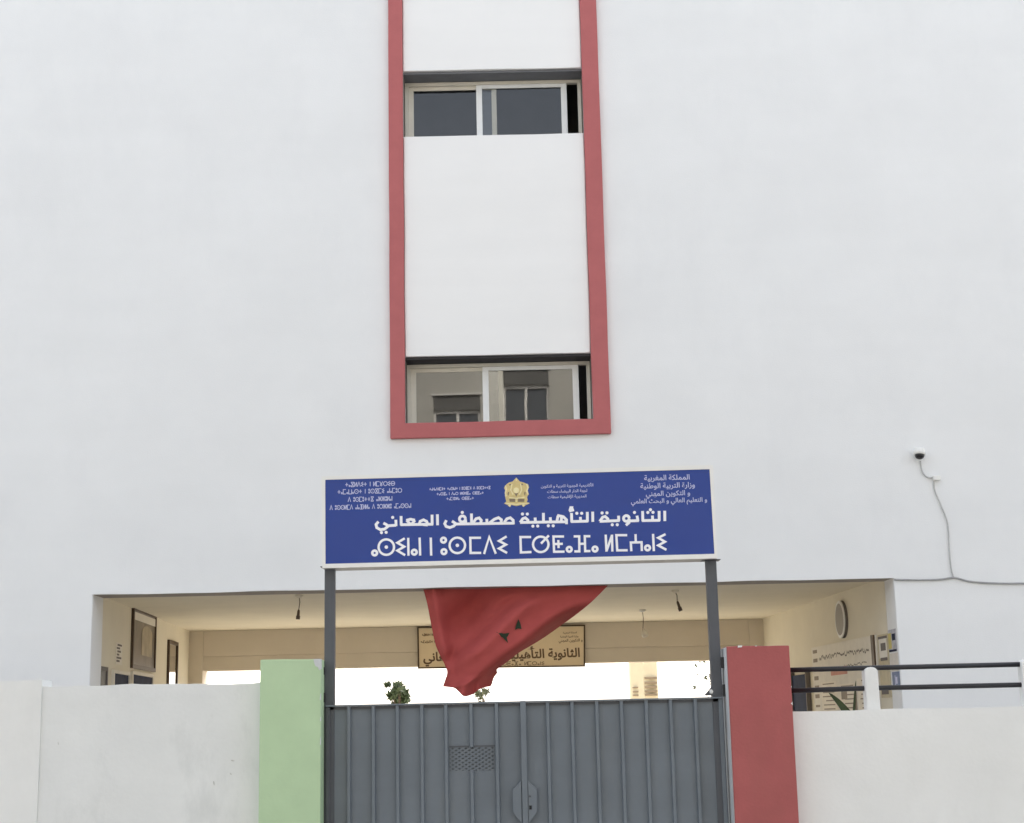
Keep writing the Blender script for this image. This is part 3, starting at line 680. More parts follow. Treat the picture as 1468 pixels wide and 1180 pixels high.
for t, cx, cy, wd in (('المملكة المغربية', 956, 684.8, 66), ('وزارة التربية الوطنية', 957, 696.0, 79), ('و التكوين المهني', 957.5, 707.2, 64), ('و التعليم العالي و البحث العلمي', 959, 717.6, 110)):
    font_line(b, t, P(cx, cy, YF), wid(wd), .005, FN, .0008, 0.018)
obj('small_lettering', b, letter_s, sign)
b = BM()
for t, cx, cy, wd in (('الأكاديمية الجهوية للتربية و التكوين', 813, 696.4, 76), ('لجهة الدار البيضاء سطات', 813, 704.0, 58), ('المديرية الإقليمية سطات', 813, 711.8, 56)):
    font_line(b, t, P(cx, cy, YF), wid(wd), .005, FN, .0008, 0.018)
obj('small_lettering', b, letter_s, sign)
# crest: crown, shield with sun, two supporters, ribbon
EZ = 12.233
def ez(pts): return [(680 + x / EZ, 670 + y / EZ) for x, y in pts]
def poly(bm, pts, lift):
    LVL[0] = (LVL[0] + 1) % 7
    bm.faces.new([bm.verts.new(spx(Vector(p)) + FN * lift) for p in pts])
b = BM()
poly(b, ez([(560, 300), (610, 265), (670, 250), (735, 180), (800, 250), (865, 265), (915, 290), (945, 300), (960, 350), (935, 400), (955, 470), (925, 520), (935, 570), (920, 610), (975, 630), (900, 665), (860, 695), (830, 660), (735, 680), (650, 660), (625, 700), (580, 660), (520, 635), (560, 600), (550, 560), (535, 490), (555, 430), (520, 360)]), .0006)
crest = obj('crest', b, gold, sign)
b = BM()
poly(b, ez([(600, 300), (640, 290), (660, 300), (620, 325)]), .0010); poly(b, ez([(800, 290), (850, 285), (860, 318), (815, 305)]), .0010)
poly(b, ez([(590, 430), (615, 440), (600, 500), (580, 470)]), .0010); poly(b, ez([(880, 425), (900, 440), (890, 505), (872, 470)]), .0010)
poly(b, ez([(610, 555), (715, 550), (715, 610), (620, 605)]), .0010); poly(b, ez([(765, 550), (880, 555), (875, 605), (765, 608)]), .0010)
poly(b, ez([(700, 450), (735, 440), (770, 450), (735, 520)]), .0010)
obj('crest_dark', b, gold3, crest)  # darker tone of the gold print
b = BM()
disc(b, ez([(735, 405)])[0], 4.2, spx, FN, .0012, 14); 
stroke(b, ez([(545, 320), (560, 380), (545, 450), (560, 510)]), 2.0, spx, FN, .0012); stroke(b, ez([(915, 290), (940, 360), (920, 420), (945, 480)]), 2.0, spx, FN, .0012)
stroke(b, ez([(610, 530), (735, 545), (880, 525)]), 1.5, spx, FN, .0012); stroke(b, ez([(540, 632), (735, 650), (960, 630)]), 1.6, spx, FN, .0012)
stroke(b, ez([(660, 290), (640, 400), (680, 480)]), 1.6, spx, FN, .0012); stroke(b, ez([(810, 290), (830, 400), (790, 480)]), 1.6, spx, FN, .0012)
stroke(b, ez([(735, 560), (735, 610)]), 1.3, spx, FN, .0012); disc(b, ez([(620, 670)])[0], 1.8, spx, FN, .0014); disc(b, ez([(862, 668)])[0], 1.8, spx, FN, .0014); stroke(b, ez([(735, 185), (735, 240)]), 1.2, spx, FN, .0012)
obj('crest_pale', b, gold2, crest)  # paler tone of the gold print

# ------------------------------------------------------------------ sign posts
def post(px0, px1, py, label, extra):
    x0, x1 = P(px0, py, YG + .02).x, P(px1, py, YG + .02).x
    zt = P((px0 + px1) / 2, 812 if px0 < 700 else 802, YS + .1).z - .006
    t = thing('sign_post', label, 'post', ((x0 + x1) / 2, YG + .06, 0), 'square grey steel posts carrying the name board')
    b = BM(); add_box(b, x0, x1, YG + .02, YG + .02 + (x1 - x0), 0, zt); obj('tube', b, post_m, t, bevel=.004)
    b = BM(); add_box(b, x0 - .03, x1 + .03, YG, YG + .02 + (x1 - x0) + .03, zt + .0005, zt + .006); obj('head_plate', b, post_m, t)
    return t, x0, x1
pl, lx0, lx1 = post(465, 479.5, 900, 'left grey square post holding up the name board beside the green pillar', 0)
pr, rx0, rx1 = post(1016.5, 1031.5, 900, 'right grey square post holding up the name board beside the red pillar', 0)
def lug(parent, px, py, w_, h_):
    c = P(px, py, YG + .01); b = BM(); add_box(b, c.x - w_, c.x + w_, YG - .01, YG + .015, c.z - h_, c.z + h_); obj('hinge_lug', b, blk, parent, bevel=.003)
lug(pl, 463.5, 962, .012, .028); lug(pl, 464, 1000, .014, .035); lug(pr, 1036, 950, .014, .04); lug(pr, 1039, 990, .016, .045)
# gusset at the right post's foot; a white disc paints its bright reflection
g = [P(1010, 997, YG + .03), P(1024, 997, YG + .03), P(1022.5, 982, YG + .03)]
b = BM(); add_slab(b, g, Vector((0, .03, 0))); obj('gusset', b, post_m, pr)
b = BM(); c = P(1020, 991.5, YG + .029); add_lathe(b, c, FN, [(.017, 0), (.017, .006), (.010, .010)], 10); obj('glint_disc', b, alu_w, pr)

# ------------------------------------------------------------------ gate
GXL, GXR = P(467, 1060, YG).x, P(1038.5, 1060, YG).x
GZ = (P(480, 1009, YG).z + P(1030, 1001, YG).z) / 2
GM = P(751, 1080, YG).x
gate = thing('metal_gate', 'closed grey sheet metal double gate with vertical ribs between the pillars', 'gate', ((GXL + GXR) / 2, YG, 0))
cols = [500, 535, 569.5, 604.5, 639, 675, 711.5]; cols2 = [785, 820, 855.5, 891, 926.5, 961.5, 997]
hx0, hx1 = P(644, 1085, YG).x, P(711, 1085, YG).x
hz1, hz0 = P(677, 1070, YG).z, P(677, 1105, YG).z
for side in (0, 1):
    x0, x1 = (GXL, GM - .004) if side == 0 else (GM + .004, GXR)
    b = BM()
    if side == 0:
        add_box(b, x0 + .002, hx0, YG + .030, YG + .036, .08, GZ - .02); add_box(b, hx1, x1, YG + .030, YG + .036, .08, GZ - .02)
        add_box(b, hx0, hx1, YG + .030, YG + .036, .08, hz0); add_box(b, hx0, hx1, YG + .030, YG + .036, hz1, GZ - .02)
    else: add_box(b, x0, x1 - .002, YG + .030, YG + .036, .08, GZ - .02)
    lf_ = obj('gate_leaf', b, gate_m, gate)
    b = BM(); add_box(b, x0, x1, YG - .012, YG + .052, GZ - .012, GZ); add_box(b, x0, x1, YG + .031 + .006, YG + .052, GZ - .06, GZ - .0125); add_box(b, x0, x1, YG + .002, YG + .05, .03, .078); obj('rail', b, gate_m, lf_, bevel=.002)
    b = BM(); add_box(b, x0 + .001, x1 - .001, YG + .020, YG + .0297, GZ - .034, GZ - .0125); obj('lip_shade', b, post_m, lf_)  # dark strip that paints the shade under the top lip
    xe = x0 if side == 0 else x1
    b = BM(); add_box(b, min(xe, xe + (.03 if side == 0 else -.03)), max(xe, xe + (.03 if side == 0 else -.03)), YG + .004, YG + .0295, .08, GZ - .013); obj('stile', b, post_m if side == 0 else gate_m, lf_, bevel=.003)
    for k, cpx in enumerate(cols if side == 0 else cols2):
        xc = P(cpx, 1012, YG).x; wv = .0125
        segs = [(.08, GZ - .013)] if not (side == 0 and k == 5) else [(.08, hz0 + .004), (hz1 - .004, GZ - .013)]
        b = BM()
        for z0, z1 in segs:
            # pressed rib: trapezoid section
            pts = [Vector((xc - wv - .004, YG + .0298, z0)), Vector((xc - wv + .002, YG - .004, z0)), Vector((xc + wv - .002, YG - .004, z0)), Vector((xc + wv + .004, YG + .0298, z0))]
            add_slab(b, pts, up * (z1 - z0))
        obj('rib', b, gate_m, lf_)
    if side == 0:
        b = BM(); add_box(b, GM - .02, GM + .022, YG - .020, YG + .0295, .08, GZ + .002); obj('meeting_bar', b, gate_m, lf_, bevel=.004)
        # expanded-metal vent
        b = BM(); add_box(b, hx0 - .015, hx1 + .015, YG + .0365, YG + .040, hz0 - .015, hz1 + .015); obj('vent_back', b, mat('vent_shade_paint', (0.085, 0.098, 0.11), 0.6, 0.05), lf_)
        b = BM(); add_box(b, hx0, hx1, YG + .026, YG + .0295, hz1 - .006, hz1 + .006); obj('vent_shade_line', b, post_m, lf_)  # dark strip painted as the shadow line along the vent's top
        b = BM(); nx, nz = 7, 6; sx, sz = (hx1 - hx0) / nx, (hz1 - hz0) / nz
        for i in range(nx):
            for j in range(nz):
                cx, cz = hx0 + (i + .5) * sx, hz0 + (j + .5) * sz; rgn = [(cx - sx / 2, cz), (cx, cz + sz / 2), (cx + sx / 2, cz), (cx, cz - sz / 2)]
                for k in range(4):
                    a, c = rgn[k], rgn[(k + 1) % 4]; d = Vector((c[0] - a[0], 0, c[1] - a[1])); nn = Vector((-d.z, 0, d.x)).normalized() * .0062
                    y = YG + .027 + (.004 if k % 2 else 0)
                    A = Vector((a[0], y, a[1])); B_ = Vector((c[0], y, c[1])); add_slab(b, [A - nn, B_ - nn, B_ + nn, A + nn], Vector((0, .003, 0)))
        obj('vent_mesh', b, gate_m, lf_)
    # lock plate, half a pointed hexagon on each leaf
    s = -1 if side == 0 else 1
    e0 = GM + s * .024
    far = P(735 if side == 0 else 770, 1150, YG).x
    zt, zs, zb, zp = P(751, 1119, YG).z, P(751, 1132, YG).z, P(751, 1164, YG).z, P(751, 1181, YG).z
    pts = [Vector((e0, YG - .002, zt)), Vector((far, YG - .002, zs)), Vector((far, YG - .002, zb)), Vector((e0, YG - .002, zp))]
    b = BM(); add_slab(b, [p_ - Vector((0, .012, 0)) for p_ in pts], Vector((0, .042, 0))); lp = obj('lock_plate', b, gate_m, lf_, bevel=.003)
    if side == 1:
        c = P(760.5, 1157.5, YG); b = BM(); add_box(b, c.x - .009, c.x + .009, YG - .016, YG - .0143, c.z - .014, c.z + .014); obj('keyhole', b, dark, lf_)
        c = P(759.5, 1141.5, YG); b = BM(); add_lathe(b, (c.x, YG - .0143, c.z), FN, [(.008, 0), (.007, .004)], 10); obj('rivet', b, post_m, lf_)

# ------------------------------------------------------------------ pillars and boundary walls
def rough_block(bm, x0, x1, y0, y1, z0, z1, nx=24, nz=24, amp=0.006, seed=1, topamp=0.006):
    """block with softly uneven front face and top edge"""
    from mathutils import noise
    def jit(x, z): return amp * noise.noise(Vector((x * 1.7 + seed * 3.1, z * 1.7, seed)))
    def top(x): return topamp * (noise.noise(Vector((x * 2.3 + seed, 4.2, 1.7))) + .5 * noise.noise(Vector((x * 9 + seed, 1.2, .7))))
    g = []
    for j in range(nz + 1):
        row = []
        for i in range(nx + 1):
            x = x0 + (x1 - x0) * i / nx; z = z0 + (z1 - z0) * j / nz
            zz = z + (top(x) * (j / nz) ** 3)
            row.append(bm.verts.new((x, y0 + jit(x, z), zz)))
        g.append(row)
    for j in range(nz):
        for i in range(nx): bm.faces.new((g[j][i], g[j][i + 1], g[j + 1][i + 1], g[j + 1][i]))
    tb = [bm.verts.new((x0 + (x1 - x0) * i / nx, y1, g[nz][i].co.z)) for i in range(nx + 1)]
    bb = [bm.verts.new((x0 + (x1 - x0) * i / nx, y1, z0)) for i in range(nx + 1)]
    for i in range(nx):
        bm.faces.new((g[nz][i], g[nz][i + 1], tb[i + 1], tb[i])); bm.faces.new((tb[i], tb[i + 1], bb[i + 1], bb[i])); bm.faces.new((bb[i], bb[i + 1], g[0][i + 1], g[0][i]))
    bm.faces.new([g[j][0] for j in range(nz + 1)] + [tb[0], bb[0]]); bm.faces.new([g[j][nx] for j in range(nz, -1, -1)] + [bb[nx], tb[nx]])
YPI = 11.33
gx0 = (P(373, 950, YPI).x + P(370.5, 1175, YPI).x) / 2; gx1 = (P(460.5, 950, YPI).x + P(459, 1175, YPI).x) / 2
gz = (P(380, 946.5, YPI).z + P(455, 944, YPI).z) / 2
green = thing('green_pillar', 'square gate pillar painted pale green with a chipped white top corner', 'pillar', ((gx0 + gx1) / 2, YPI + .2, 0))
b = BM(); rough_block(b, gx0, gx1, YPI, YPI + .42, 0, gz, 16, 40, .004, 2, .004); obj('shaft', b, greenpil, green, bevel=.006)
b = BM(); cx, cz = gx1, gz
pts = [(cx - .055, cz - .001), (cx + .0005, cz - .001), (cx + .0005, cz - .075), (cx - .012, cz - .085), (cx - .022, cz - .06), (cx - .04, cz - .055), (cx - .05, cz - .03)]
add_slab(b, [Vector((x, YPI - .006, z)) for x, z in pts], Vector((0, .05, .0))); obj('chipped_corner', b, pilside, green)
b = BM()
for (dz, hh_, ww) in ((-.30, .05, .008), (-.45, .03, .006), (-.62, .06, .005)):
    add_slab(b, [Vector((gx1 - ww, YPI - .0055, gz + dz)), Vector((gx1 + .0006, YPI - .0055, gz + dz)), Vector((gx1 + .0006, YPI - .0055, gz + dz + hh_)), Vector((gx1 - ww * .5, YPI - .0055, gz + dz + hh_ * .8))], Vector((0, .02, 0)))
obj('paint_chip', b, pilside, green)
px0 = (P(1042, 930, YPI).x + P(1054, 1175, YPI).x) / 2; px1 = (P(1130.5, 930, YPI).x + P(1146.5, 1175, YPI).x) / 2
pz = (P(1045, 927.5, YPI).z + P(1125, 925, YPI).z) / 2
redp = thing('red_pillar', 'square gate pillar painted dull red with worn white chips along its top', 'pillar', ((px0 + px1) / 2, YPI + .2, 0))
b = BM(); rough_block(b, px0, px1, YPI, YPI + .42, 0, pz, 16, 40, .005, 5, .005); obj('shaft', b, redpil, redp, bevel=.007)
b = BM(); add_box(b, px0 - .004, px0 - .0005, YPI + .02, YPI + .42, 0, pz - .003); obj('bare_side', b, pilside, redp)
b = BM()
for (fx, s_) in ((.21, .017), (.47, .005)):
    x = px0 + (px1 - px0) * fx; add_slab(b, [Vector((x - s_, YPI - .0065, pz - s_ * .5)), Vector((x + s_ * .8, YPI - .0065, pz - s_ * .35)), Vector((x + s_, YPI - .0065, pz + .006)), Vector((x - s_ * .8, YPI - .0065, pz + .006))], Vector((0, .03, 0)))
for (z_, s_) in ((pz - .42, .012), (pz - .30, .005)):
    add_slab(b, [Vector((px1 - s_, YPI - .0065, z_)), Vector((px1 + .0008, YPI - .0065, z_ - s_)), Vector((px1 + .0008, YPI - .0065, z_ + s_))], Vector((0, .02, 0)))
obj('paint_chip', b, wallpaint2, redp)

YW = 11.47
lzl, lzr = P(5, 976.5, YW).z, P(365, 979, YW).z
xj = (P(64, 990, YW).x + P(50, 1175, YW).x) / 2
lw = thing('boundary_wall', 'low rough white plastered boundary wall left of the green pillar', 'wall', (xj, YW + .1, 0))
zl = (lzl + lzr) / 2
b = BM(); rough_block(b, xj + .0005, gx0 - .0005, YW, YW + .22, 0, lzr + .003, 60, 24, .012, 8, .014); obj('wall_face', b, wallpaint, lw)
b = BM(); rough_block(b, -14, xj, YW - .014, YW + .24, 0, lzl, 160, 24, .010, 9, .012); obj('wall_end_section', b, wallpaint2, lw)
# a few scratches and scuffs on the left wall
b = BM()
for (x, y, dx, dy, w_) in ((331, 1090, 5, 1, 2.2), (330, 1108, 1.5, 3, 1.6), (306, 1120, 1, 6, 1.6), (83, 1064, 1, 4, .9)):
    a = P(x, y, YW - .0135); c = P(x + dx, y + dy, YW - .0135); wv = w_ * YW / FPX
    d = (c - a).normalized(); nn = Vector((-d.z, 0, d.x)) * wv * .5
    add_slab(b, [a - nn * .4, a.lerp(c, .5) - nn, c - nn * .3, c + nn * .3, a.lerp(c, .5) + nn, a + nn * .5], Vector((0, .006, 0)))
obj('scuff', b, mat('scuff_grey', (0.52, 0.52, 0.50), 0.9, 0.2, 20), lw)
rz = (P(1160, 1018.5, YW).z + P(1460, 1014, YW).z) / 2
b = BM(); rough_block(b, px1 + .0005, 14, YW, YW + .22, 0, rz, 160, 24, .010, 12, .008)
rw = tag(obj('boundary_wall', b, wallpaint2), 'lower smooth white boundary wall right of the red pillar carrying the black railing', 'wall')

# railing on the right wall
YR = YW + .11
rail = thing('railing', 'black two bar steel railing with white stub posts on the right boundary wall', 'railing', (P(1248, 1018, YR).x, YR, rz))
def rbar(pts, r):
    b = BM(); add_tube(b, pts, r, 12); obj('bar', b, blk, rail, True)
xs0, xs1 = px1 - .06, P(1462, 953, YR).x
zt = P(1250, 957.5, YR).z; zb = P(1250, 986.5, YR).z
rbar([Vector((xs0, YR, zt - .004)), Vector((P(1247, 950, YR).x, YR, zt)), Vector((xs1 + .02, YR, zt + .002))], .0185)
rbar([Vector((xs0, YR, zb - .008)), Vector((P(1247, 980, YR).x, YR, zb)), Vector((xs1 + 3, YR, zb + .002))], .0185)
for k, pxc in enumerate((1248.5, 1474)):
    c = P(pxc, 990, YR).x; zt_ = P(pxc, 956.5 if k == 0 else 945, YR).z; wv = .05
    b = BM(); n = 12
    prof = [(-wv, 0)] + [(-wv * math.cos(math.pi * j / 8), zt_ - rz - wv * .7 + wv * .7 * math.sin(math.pi * j / 8)) for j in range(9)] + [(wv, 0)]
    add_slab(b, [Vector((c + x, YR - .055, rz - .03 + (z if z else 0) + (.03 if z else 0))) for x, z in prof], Vector((0, .11, 0)))
    obj('stub_post', b, wallpaint2, rail, bevel=.008)

# ------------------------------------------------------------------ flag hung under the lintel
YFl = YD + .20
def curve_pts(c, t):
    """piecewise-linear with smoothing along key points"""
    n = len(c) - 1; x = t * n; i = min(int(x), n - 1); f = x - i
    p0, p1, p2, p3 = [Vector(c[max(0, min(n, i + k))]) for k in (-1, 0, 1, 2)]
    return 0.5 * ((2 * p1) + (p2 - p0) * f + (2 * p0 - 5 * p1 + 4 * p2 - p3) * f * f + (3 * p1 - p0 - 3 * p2 + p3) * f ** 3)
FT = [(607, 845), (740, 841), (872, 839)]
FL = [(607, 845), (612, 864), (616, 884), (620, 905), (625, 926), (632, 942), (638, 954), (641, 964), (638, 975), (635, 984)]
FR = [(872, 839), (848, 863), (826, 881), (804, 897), (780, 914), (757, 928), (737, 939), (722, 945), (712, 952), (713, 965)]
FB = [(635, 984), (650, 986), (657, 991), (665, 998), (676, 996), (686, 989), (697, 985), (704, 983), (708, 972), (713, 965)]
def sm(a, b_, x):
    t = max(0, min(1, (x - a) / (b_ - a))); return t * t * (3 - 2 * t)
def flag_pt(s, t):
    T_, B_, L_, R_ = curve_pts(FT, s), curve_pts(FB, s), curve_pts(FL, t), curve_pts(FR, t)
    c = (Vector(FT[0]) * (1 - s) + Vector(FT[-1]) * s) * (1 - t) + (Vector(FB[0]) * (1 - s) + Vector(FB[-1]) * s) * t
    p = T_ * (1 - t) + B_ * t + L_ * (1 - s) + R_ * s - c
    px, py = p.x, p.y
    d = 0.0
    # broad belly towards the street, a hollow left of centre, a diagonal ridge to its right
    d -= .26 * sm(0, .5, t) * math.sin(math.pi * min(1, s / .9)) * (1 - .35 * t)
    d += .34 * math.exp(-((px - 668 - (py - 890) * -.45) / 32) ** 2) * math.exp(-((py - 888) / 40) ** 2)
    u_ = (px - 735) + (py - 885) * 1.05
    d -= .10 * math.exp(-(u_ / 15) ** 2) * sm(850, 872, py) * (1 - sm(930, 965, py))
    d += .07 * math.exp(-((u_ + 27) / 14) ** 2) * sm(850, 872, py)
    d += .04 * math.exp(-((u_ - 38) / 16) ** 2) * sm(850, 872, py) * (1 - sm(900, 940, py))
    d -= .09 * math.exp(-((px - 622 - (py - 846) * .18) / 9) ** 2)
    d += .03 * math.exp(-((px - 645 - (py - 846) * .05) / 10) ** 2) * sm(855, 890, py)
    # right edge rolls under, away from the street
    v = sm(.66 - .30 * sm(.3, .9, t), 1.0, s) * sm(.02, .4, t)
    d += 1.5 * v ** 2.2
    # gathered tip with small folds
    g_ = sm(.70, 1.0, t)
    d += g_ * (.10 * math.sin(s * 13 + 1.0) + .05 * math.sin(s * 27 + t * 9))
    d -= g_ * .10 * math.exp(-((py - 968 + (px - 690) * .45) / 5) ** 2)
    d += .02 * math.sin(px * .055 + py * .09) * sm(0, .3, t)
    return px, py, d
NS, NT = 110, 80
b = BM(); grid = []
for j in range(NT + 1):
    row = []
    for i in range(NS + 1):
        px, py, d = flag_pt(i / NS, j / NT); q = P(px, py, YFl + d)
        row.append(b.verts.new(q))
    grid.append(row)
for j in range(NT):
    for i in range(NS): b.faces.new((grid[j][i], grid[j][i + 1], grid[j + 1][i + 1], grid[j + 1][i]))
b.normal_update(); tree = BVHTree.FromBMesh(b)
flag = obj('flag', b, flag_red, None, True)
sm_ = flag.modifiers.new('cloth', 'SOLIDIFY'); sm_.thickness = .003; sm_.offset = 1
tag(flag, 'large red flag bunched and billowing under the passage lintel above the gate', 'flag')
def on_flag(px, py):
    h_ = tree.ray_cast(EYE, ray(px, py)); return (h_[0] if h_[0] else P(px, py, YFl)) - ray(px, py) * .012
def flag_poly(b, pts, n=6):
    c = Vector((sum(p[0] for p in pts) / len(pts), sum(p[1] for p in pts) / len(pts)))
    for k in range(len(pts)):
        a, d = Vector(pts[k]), Vector(pts[(k + 1) % len(pts)])
        b.faces.new([b.verts.new(on_flag(*v)) for v in (c, a, d)])
    bmesh.ops.remove_doubles(b, verts=b.verts, dist=1e-5)
b = BM()
flag_poly(b, [(711, 906), (721, 908), (720, 914)]); flag_poly(b, [(720.5, 908.5), (730.5, 907.3), (728, 912), (726.5, 914), (728.5, 922), (724.5, 918), (720, 913)])
obj('star_fold', b, flag_green, flag)
b = BM(); flag_poly(b, [(743.3, 887.5), (746.5, 895), (747.8, 902), (743, 901), (738.2, 903), (740, 896)]); obj('star_fold', b, flag_green, flag)
# batten the flag hangs from
b = BM(); add_tube(b, [P(604, 844.5, YFl), P(740, 840.7, YFl), P(874, 838.5, YFl)], .005, 8)
obj('hanging_cord', b, blk, flag)

# ------------------------------------------------------------------ plaque on the rear beam
YQ = BYB - .035
qc = [P(599, 959, YQ), P(839, 956, YQ), P(839, 895.5, YQ), P(598, 898.5, YQ)]
plaque = thing('wall_plaque', 'cream nameplate with dark frame and brown Arabic lettering on the rear beam behind the flag', 'nameplate', (qc[0] + qc[1]) / 2)
m_ = .024
ii = [qc[0] + Vector((m_, 0, m_)), qc[1] + Vector((-m_, 0, m_)), qc[2] + Vector((-m_, 0, -m_)), qc[3] + Vector((m_, 0, -m_))]
b = BM()
for k in range(4): add_slab(b, [qc[k], qc[(k + 1) % 4], ii[(k + 1) % 4], ii[k]], Vector((0, .03, 0)))
bmesh.ops.remove_doubles(b, verts=b.verts, dist=1e-6); obj('frame', b, wood, plaque)
b = BM(); add_slab(b, [p + Vector((0, .008, 0)) for p in ii], Vector((0, .012, 0))); obj('face', b, plaq, plaque)
b = BM(); wp = lambda px: px * YQ / FPX
font_line(b, 'الثانوية التأهيلية مصطفى المعاني', P(719, 939, YQ + .008), wp(222), .008, FN, .001, .03); obj('title_lettering', b, ink, plaque)
b = BM()
for t, cx, cy, wd in (('المملكة المغربية', 817, 907, 20), ('وزارة التربية الوطنية', 816, 912.5, 26), ('و التكوين المهني', 818, 918, 34)):
    font_line(b, t, P(cx, cy, YQ + .008), wp(wd), .006, FN, .001, .03)
tmap = lambda v: P(v.x, v.y, YQ + .008)
for t, cx, cy, wd in (('ⵜⴰⴳⵍⴷⵉⵜ ⵏ ⵍⵎⵖⵔⵉⴱ', 618, 910, 26), ('ⵜⴰⵎⴰⵡⴰⵙⵜ ⵏ ⵓⵙⴳⵎⵉ', 620, 920, 34)): tif_line(b, t, cx, cy, wd, -.02, tmap, FN, .001, 3.2, .8)
tif_line(b, 'ⵙⵉⵏⴰⵏ ⵏ ⵓⵙⵎⴷⵉ ⵎⵙⵟⴰⴼⴰ ⵍⵎⵔⴰⵏⵉ', 716, 951.5, 130, -.01, tmap, FN, .001, 5.0, 1.0)
obj('small_lettering', b, mat('faded_brown', (0.26, 0.18, 0.11), 0.7, 0.1), plaque)

# ------------------------------------------------------------------ camera dome, junction box, cables
c0 = P(1318.5, 652, YD - .09)
dome = thing('security_camera', 'small white dome security camera with black lens on the upper right wall', 'camera', P(1321, 650, YD))
b = BM(); add_lathe(b, (c0.x + .012, YD - .001, c0.z + .02), FN, [(.05, 0), (.06, .012), (.058, .05)], 20); obj('wall_plate', b, plastic_w, dome, True)
b = BM(); ax = Vector((-.10, -.22, -.97)).normalized(); add_lathe(b, (c0.x + .004, YD - .075, c0.z + .04), ax, [(.02, -.035), (.055, -.028), (.068, -.005), (.07, .035), (.060, .046)], 24); obj('housing', b, plastic_w, dome, True)
b = BM(); cc_ = Vector((c0.x + .004, YD - .075, c0.z + .04)) + ax * .046; add_lathe(b, cc_, ax, [(.054, 0), (.051, .018), (.040, .034), (.021, .044), (.004, .047)], 24); obj('lens_dome', b, dome_m, dome, True)
b = BM(); jb = P(1343, 686, YD - .03); add_box(b, jb.x - .045, jb.x + .04, YD - .06, YD - .001, jb.z - .022, jb.z + .03)
tag(obj('junction_box', b, plastic_w, None, bevel=.006), 'small white cable junction box below the security camera', 'junction box')
def cable(pts, r, m, label):
    pp = [P(x, y, YD - .008 - r) for x, y in pts]; q = []
    for i in range(len(pp) - 1):
        p0, p1, p2, p3 = [pp[max(0, min(len(pp) - 1, i + k))] for k in (-1, 0, 1, 2)]
        for k in range(6):
            f = k / 6; q.append(0.5 * ((2 * p1) + (p2 - p0) * f + (2 * p0 - 5 * p1 + 4 * p2 - p3) * f * f + (3 * p1 - p0 - 3 * p2 + p3) * f ** 3))
    q.append(pp[-1]); b = BM(); add_tube(b, q, r, 8); tag(obj('wall_cable', b, m, None, True), label, 'cable')
cable([(1319.5, 661), (1321, 673), (1326, 682), (1333, 685), (1337, 684.5)], .008, cable_m, 'short curved cable from the security camera to its junction box')
cable([(1338.5, 689), (1340, 703), (1347, 720), (1356, 742), (1359, 755), (1360.5, 780), (1363, 812), (1367, 828)], .008, cable_m, 'thin grey cable dropping down the wall from the junction box')
cable([(1282, 831), (1310, 831.5), (1345, 831), (1364, 828.5), (1372, 829), (1390, 833.5), (1420, 836), (1470, 836.5), (1600, 834)], .0105, cable_d, 'weathered cable running along the wall right of the passage opening')

# ------------------------------------------------------------------ beyond the passage: tower and trees
YT = 62.0
ta, tb_, tc2 = P(905.5, 980, YT).x, P(922, 980, YT).x, P(944, 980, YT).x
twr = thing('cream_tower', 'tall cream block far beyond the passage with ribbed dark bands', 'tower', ((ta + tc2) / 2, YT + 1, 0))
tz = 9.0
b = BM(); add_slab(b, [Vector((ta, YT + .5, 0)), Vector((tb_, YT, 0)), Vector((tc2, YT + .3, 0)), Vector((tc2, YT + 1.4, 0)), Vector((ta, YT + 1.4, 0))], up * tz); obj('shaft', b, mat('tower_cream', (0.72, 0.62, 0.42), 0.85, 0.04), twr)
for py in (972, 979, 985, 991, 996):
    z = P(933, py, YT).z; b = BM()
    add_box(b, tb_ + .06, tc2 - .05, YT + .0, YT + .35, z - .04, z + .04)
    if py > 980: add_box(b, ta + .06, tb_ - .1, YT + .2, YT + .55, z - .03, z + .02)
    obj('band', b, mat('band_brown', (0.30, 0.22, 0.14), 0.8, 0.1), twr)
def leafy(bm, c, rad, n, size, rnd, sq=(1, 1, 1)):
    for k in range(n):
        while True:
            v = Vector((rnd.uniform(-1, 1), rnd.uniform(-1, 1), rnd.uniform(-1, 1)))
            if v.length < 1: break
        p = Vector(c) + Vector((v.x * rad * sq[0], v.y * rad * sq[1], v.z * rad * sq[2]))
        a = Vector((rnd.uniform(-1, 1), rnd.uniform(-1, 1), rnd.uniform(-1, 1))).normalized(); d = a.orthogonal().normalized(); s = size * rnd.uniform(.6, 1.3)
        bm.faces.new([bm.verts.new(p + a * s), bm.verts.new(p + d * s * .45), bm.verts.new(p - a * s), bm.verts.new(p - d * s * .45)])
def small_tree(Y, trunk_px, clumps, label, m, size, seed, limbs=None):
    rnd = random.Random(seed); base = P(trunk_px, 1030, Y)
    t = thing('tree', label, 'tree', (base.x, Y, 0))
    b = BM(); cb = BM()
    top = Vector((base.x, Y, P(clumps[0][0], clumps[0][1], Y).z))
    add_tube(b, [Vector((base.x, Y, 0)), Vector((base.x + .03, Y, top.z * .5)), top - up * .1], .09, 8, .025)
    for (x, y, r_, n) in clumps:
        c = P(x, y, Y + rnd.uniform(-.2, .2)); rad = r_ * Y / FPX
        add_tube(b, [Vector((base.x + .02, Y, top.z * .62)), Vector((base.x, Y, top.z * .62)).lerp(c, .6) + up * .08, c], (.025 if seed < 5 else .006), 6, .003)
        leafy(cb, c, rad, n, size, rnd)
    obj('trunk', b, bark, t); obj('crown', cb, m, t)
small_tree(40, 573, [(571, 985, 8, 90), (578, 994, 8, 90), (562, 996, 7, 70), (553, 983, 3, 14), (558, 981, 3, 14), (572, 1003, 10, 110), (582, 1002, 6, 50), (568, 1018, 12, 150)], 'small dark green tree showing above the left gate leaf beyond the passage', leafm, .085, 3)
